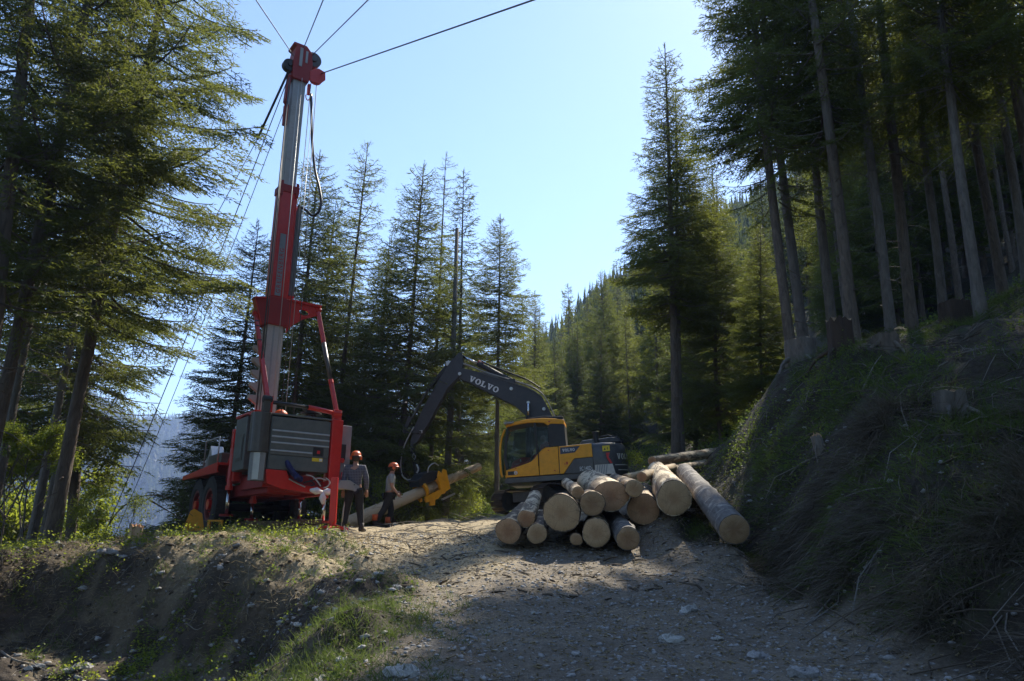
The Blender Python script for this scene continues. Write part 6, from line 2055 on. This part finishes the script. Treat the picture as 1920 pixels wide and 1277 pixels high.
# stones
def stones(name, x, y, r, m, label, seed=0, flat=.5):
    rng = np.random.default_rng(seed)
    n = len(x)
    base = np.array([(1, 0, 0), (.5, .87, 0), (-.5, .87, 0), (-1, 0, 0), (-.5, -.87, 0), (.5, -.87, 0), (.5, .3, .8), (-.45, .45, .8), (0, -.55, .8), (.4, .4, -.8), (-.4, .4, -.8), (0, -.5, -.8)])
    fc = np.array([(0, 1, 6), (1, 2, 7), (1, 7, 6), (2, 3, 7), (3, 4, 8), (3, 8, 7), (4, 5, 8), (5, 0, 6), (5, 6, 8), (6, 7, 8), (1, 0, 9), (2, 1, 10), (1, 9, 10), (3, 2, 10), (4, 3, 11), (3, 10, 11), (5, 4, 11), (0, 5, 9), (5, 11, 9), (9, 11, 10)])
    v = base[None] * (1 + .28 * rng.normal(size=(n, 12, 1))) + rng.normal(size=(n, 12, 3)) * .10
    sc = np.stack([.75 + .6 * rng.random(n), .6 + .5 * rng.random(n), flat * (.6 + .8 * rng.random(n))], -1)
    v = v * sc[:, None] * np.asarray(r)[:, None, None]
    a = rng.random(n) * 6.283
    ca, sa = np.cos(a)[:, None], np.sin(a)[:, None]
    vx, vy = v[..., 0] * ca - v[..., 1] * sa, v[..., 0] * sa + v[..., 1] * ca
    z = H(x, y)
    vv = np.stack([vx + x[:, None], vy + y[:, None], v[..., 2] + (z + np.asarray(r) * flat * .15)[:, None]], -1)
    f = (fc[None] + np.arange(n)[:, None, None] * 12).reshape(-1, 3)
    return tag(link(name, mesh_np(name, vv.reshape(-1, 3), f, 3), m), label, kind='stuff')


def stone_mat(name, a, b_):
    k = N(name)
    oi = k.n('ShaderNodeObjectInfo')
    c = k.coord('Object')
    n1 = k.noise(2.7, 2, 0.5, c)
    n2 = k.noise(60, 4, 0.7, c)
    col = k.mix(k.ramp(n1, [(0.3, (0, 0, 0)), (0.7, (1, 1, 1))]), a, b_)
    col = k.mix(k.ramp(n2, [(0.4, (0, 0, 0)), (0.75, (.6, .6, .6))]), col, tuple(min(1, q * 1.5) for q in b_))
    return k.pbr(col, 0.8, 0, k.bump(n2, .5, .004))


M['stone'] = stone_mat('grey stone', (0.16, 0.155, 0.15), (0.33, 0.32, 0.31))
M['palestone'] = stone_mat('pale stone', (0.24, 0.235, 0.22), (0.42, 0.41, 0.38))
n = 15000
x = -3 + 8 * rng.random(n); y = 5.4 + 13 * rng.random(n) ** 1.25
k_ = road_mask(x, y) > rng.random(n) * .8 + .1
x, y = x[k_], y[k_]
stones('road_gravel', x, y, .007 + .028 * rng.random(len(x)) ** 3.2, M['stone'], 'grey gravel and small stones on the forest road', 11, .55)
n = 5200
x = -11.5 + 11.5 * rng.random(n); y = 6.5 + 10.5 * rng.random(n)
k_ = (1 - road_mask(x, y)) * np.clip(.35 + fbm(x, y, 1.6, 3, 85) * 2.2 + np.exp(-((x + 2.6) / 1.3) ** 2) * .6, 0, 1) > rng.random(n)
x, y = x[k_], y[k_]
stones('embankment_rubble', x, y, .010 + .05 * rng.random(len(x)) ** 3, M['stone'], 'rubble and clods on the earth embankment', 12, .6)
n = 420
x = 3 + 3 * rng.random(n); y = 6 + 11 * rng.random(n)
stones('bank_rubble', x, y, .012 + .04 * rng.random(n) ** 3, M['stone'], 'stones at the foot of the right bank', 13, .6)
# clods of earth
n = 2600
x = -11.5 + 10.5 * rng.random(n); y = 7 + 9.5 * rng.random(n)
k_ = (1 - road_mask(x, y)) > rng.random(n)
x, y = x[k_], y[k_]
M['soil'] = stone_mat('soil clods', (0.022, 0.016, 0.011), (0.055, 0.040, 0.027))
stones('earth_clods', x, y, .012 + .045 * rng.random(len(x)) ** 2, M['soil'], 'dark clods of dug earth on the embankment', 14, .6)

STONES = [(755, 1268, .17, 'pale', 'biggest pale flat stone at the lower frame edge left of the road centre'), (745, 1104, .10, 'pale', 'flat pale stone at the tip of the shade left of the road'),
          (768, 1106, .09, 'pale', 'flat pale stone just right of another in the shade tip'), (683, 1127, .09, 'pale', 'light angular stone at the edge of the green patch'),
          (712, 1083, .06, 'grey', 'dark pointed stone on the sunny side of the road'), (752, 1067, .055, 'grey', 'small dark stone higher up on the sunny gravel'),
          (822, 1064, .05, 'grey', 'dark stone at the sun and shade border'), (887, 1197, .055, 'grey', 'small dark round stone in the middle of the shaded road'),
          (1258, 1204, .13, 'pale', 'pale slab lying in the lower right road'), (1290, 1146, .14, 'pale', 'pale flat slab beside the sun fleck right of centre'),
          (1420, 1233, .14, 'grey', 'bluish stone slab at the lower right of the road'), (1510, 1268, .15, 'grey', 'large grey stone at the bottom edge on the right'),
          (1388, 1104, .07, 'pale', 'small pale stone near the end of the long grey log'), (1150, 1135, .06, 'grey', 'grey stone in the shaded middle road'),
          (1000, 1152, .05, 'pale', 'light pebble between two sun flecks'), (1296, 962, .11, 'pale', 'pale stone between the pile and the long grey log'),
          (64, 1256, .13, 'pale', 'white stone at the bottom left'), (153, 1254, .15, 'grey', 'rounded grey stone right of the white one at the bottom left'),
          (200, 1038, .16, 'grey', 'grey stone lodged just under the embankment crest'), (158, 1104, .11, 'pale', 'brownish pale stone on the upper left embankment'),
          (128, 1262, .10, 'pale', 'pale stone between the white one and the rounded grey one'), (230, 1045, .09, 'grey', 'smaller grey stone right of the one under the crest'),
          (560, 1180, .08, 'pale', 'light stone half way down the rubble by the green patch'), (470, 1148, .08, 'pale', 'flat light stone on the rubble slope'),
          (1345, 1200, .08, 'pale', 'light stone right of the pale slab'), (1080, 1228, .07, 'grey', 'grey stone in the near shaded road'), (640, 1240, .08, 'pale', 'pale stone in the green grass patch')]
for i, (px, py, r, kd, lb) in enumerate(STONES):
    g_ = G(px, py)
    rs = random.Random(i)
    mb = MB()
    n, m_ = 14, 9
    vs, fs = [], []
    ph = [rs.random() * 6.28 for _ in range(4)]
    for a in range(m_ + 1):
        phi = math.pi * a / m_
        for k in range(n):
            t = 2 * math.pi * k / n
            q = r * (1 + .18 * math.sin(2 * t + ph[0]) + .12 * math.sin(3 * t + ph[1]) + .06 * rs.gauss(0, 1))
            vs.append((q * math.sin(phi) ** .7 * math.cos(t), q * .7 * math.sin(phi) ** .7 * math.sin(t), q * .24 * math.cos(phi) + .010 * rs.gauss(0, 1) * r / .1))
    for a in range(m_):
        for k in range(n): fs.append((a * n + k, (a + 1) * n + k, (a + 1) * n + (k + 1) % n, a * n + (k + 1) % n))
    o_ = mb.add(vs, fs).build('stone', M['palestone' if kd == 'pale' else 'stone'], None)
    o_.location = g_ + Vector((0, 0, r * .08))
    o_.rotation_euler = (rs.uniform(-.15, .15), rs.uniform(-.15, .15), rs.uniform(0, 6))
    tag(o_, lb, 'stone')

# loose twigs and bark chips
def sticks(name, n, xr, yr, L, r, m, label, seed, mask=None):
    rng = np.random.default_rng(seed)
    x = xr[0] + (xr[1] - xr[0]) * rng.random(n); y = yr[0] + (yr[1] - yr[0]) * rng.random(n)
    if mask is not None:
        k_ = mask(x, y) > rng.random(n)
        x, y = x[k_], y[k_]
    n = len(x)
    ln = L[0] + (L[1] - L[0]) * rng.random(n) ** 2
    a = rng.random(n) * 6.283
    z0 = H(x, y) + .01
    x1, y1 = x + np.cos(a) * ln, y + np.sin(a) * ln
    z1 = H(x1, y1) + .012 + .3 * ln * rng.random(n) ** 3
    xm, ym = (x + x1) / 2 + rng.normal(size=n) * ln * .12, (y + y1) / 2 + rng.normal(size=n) * ln * .12
    zm = (z0 + z1) / 2 + ln * .05
    rr = r * (.5 + rng.random(n))
    w_ = [(np.array([x[i], y[i], z0[i]]), np.array([xm[i], ym[i], zm[i]]), rr[i], rr[i] * .8) for i in range(n)] + \
         [(np.array([xm[i], ym[i], zm[i]]), np.array([x1[i], y1[i], z1[i]]), rr[i] * .8, rr[i] * .4) for i in range(n)]
    v_, f_ = wood_mesh(w_)
    tag(link(name, mesh_np(name, v_, f_, 4), m), label, kind='stuff')


sticks('twig_litter', 2600, (-11.5, 4.5), (6, 18), (.05, .35), .006, M['dead'], 'dry twigs and splinters littering road and embankment', 21, lambda a, b: .35 + .6 * (a < -1.5))
sticks('bank_twigs', 1100, (3, 13), (7, 19), (.15, .9), .008, M['dead'], 'dry twigs on the right bank', 22)
sticks('bark_chips', 7500, (-4.5, 4.2), (5.6, 18), (.02, .08), .008, M['straw'], 'pale bark chips strewn over the road', 23)
sticks('landing_slash', 260, (-2.5, 4.2), (10.5, 17), (.06, .3), .016, M['twig'], 'broken bark and small branches round the log pile', 25)
sticks('bank_slash', 260, (3.4, 9), (7, 15), (.3, 1.3), .012, M['twig'], 'dead branches and roots sticking out of the right bank', 26)
sticks('crest_twigs', 700, (-11, 3), (16, 25), (.2, 1.1), .009, M['dead'], 'branches lying along the crest behind the rig', 24)

# single branches one can point at
def branch_thing(label, pts, r, m='dead', sub=()):
    pts = [Vector(p) for p in pts]
    o_ = MB().tube(smooth_pts(pts, 4), [r * (1 - .75 * i / (4 * (len(pts) - 1))) for i in range(4 * (len(pts) - 1) + 1)], 7).build('branch', M[m], None, smooth=True)
    tag(o_, label, 'branch')
    for sp in sub:
        MB().tube(smooth_pts([Vector(p) for p in sp], 4), [r * .6 * (1 - .8 * i / (4 * (len(sp) - 1))) for i in range(4 * (len(sp) - 1) + 1)], 6).build('twig', M[m], o_, smooth=True)


def gp(px, py, dz=.03): return G(px, py) + Vector((0, 0, dz))


branch_thing('pale bare branch lying across the lower left corner', [gp(2, 1225), gp(25, 1248, .06), gp(60, 1256, .05), gp(92, 1264, .02)], .02, 'dead', [[gp(40, 1244, .05), gp(60, 1248, .06), gp(78, 1262, .02)]])
branch_thing('short pale stick in the lower left corner', [gp(28, 1221), gp(45, 1224, .03), gp(60, 1225)], .012)
branch_thing('bent dead sapling arching over the crest left of the rig', [P(203, 985, 17.3), P(225, 955, 17.4), P(262, 932, 17.6), P(300, 929, 17.8), P(330, 943, 18), P(362, 968, 18.2)], .018, 'twig', [[P(255, 935, 17.55), P(252, 960, 17.5), P(250, 985, 17.4)]])
branch_thing('brown stick leaning over the crest beside the yellow wedge', [P(281, 938, 17.8), P(310, 955, 18), P(352, 981, 18.2)], .022, 'twig')
branch_thing('crooked root stick on the soil right of the green plant', [gp(346, 1176), gp(352, 1180, .05), gp(366, 1188, .03), gp(378, 1190)], .012)
branch_thing('forked twig on the shaded bank below the small broken stump', [gp(1480, 900), gp(1500, 885, .1), gp(1530, 870, .1), gp(1560, 850)], .014)
branch_thing('pale thin branch lying near the reddish stump', [gp(1510, 765), gp(1516, 750, .1), gp(1518, 740, .12)], .012)
branch_thing('long grey branch lying up the bank between the stumps', [gp(1618, 735), gp(1640, 700, .12), gp(1655, 680, .15)], .02)
branch_thing('dark fallen branch in front of the excavator tracks', [gp(800, 978), gp(840, 972, .06), gp(880, 968, .06), gp(930, 962)], .03, 'twig')
# cut brush hanging by the thin pole
x, y, cid = tufts(24, 260, (-2.3, -.9), (28.3, 29.3), rng, .22)
n = len(x)
blades('brush_heap', x, y, .5 + .9 * rng.random(n), .016 + .01 * rng.random(n), rng.normal(size=(n, 3)) * [.5, .5, .2] + [0, 0, 1], rng.normal(size=(n, 3)) * .6 + [0, 0, -1.3], M['grass'], 'heap of drooping cut conifer brush left of the excavator tracks', seg=4, seed=31)
for (px, py, Y, h, lb) in ((600, 985, 24.5, 2.0, 'leafy bush behind the red rig'), (690, 985, 25, 2.3, 'leafy bush behind the man in the chequered shirt'), (770, 980, 26, 1.8, 'leafy bush below the felling head'),
                           (860, 975, 26.5, 1.6, 'leafy bush left of the excavator tracks'), (1185, 880, 24, 1.6, 'leafy bush behind the counterweight')):
    q = P(px, py, Y)
    tree('bushy', q[0], q[1], h, label=lb, name='bush')
# bare pole tree
b0 = P(833, 962, 27.5); t0 = P(857, 428, 27.5)
zb = Hs(b0[0], 27.5)
o_ = MB().tube([(b0[0], 27.5, zb - .3), tuple(np.array([b0[0], 27.5, zb]) * .5 + t0 * .5 + np.array([.06, 0, 0])), tuple(t0)], [.14, .10, .065], 12).build('dead_tree', M['bark_grey'], None, smooth=True)
tag(o_, 'bare topped spruce pole without crown between the excavator arm and boom tip', 'tree')
for i in range(26):
    s = .25 + .73 * random.random()
    c = Vector((b0[0], 27.5, zb)).lerp(Vector(t0), s)
    a = random.random() * 6.28
    L_ = .25 + .9 * random.random() ** 2
    e_ = c + Vector((math.cos(a) * L_, math.sin(a) * L_, -.2 * L_))
    MB().tube([c, e_], [.014, .005], 5).build('branch_stub', M['bark_grey'], o_)
# ------------------------------------------------------------------ haze between the mountains
hz = MB().box((-2600, -30, -190), (1200, 2700, 300)).build('haze', None, None)
hz.data.materials.clear()
k = N('thin blue haze')
v = k.n('ShaderNodeVolumePrincipled')
v.inputs['Color'].default_value = (0.44, 0.61, 1.0, 1)
v.inputs['Density'].default_value = 0.00036
v.inputs['Anisotropy'].default_value = 0.3
k.l(v.outputs[0], k.out.inputs['Volume'])
hz.data.materials.append(k.m)
hz['kind'] = 'stuff'
hz['label'] = 'thin bluish haze filling the valley'
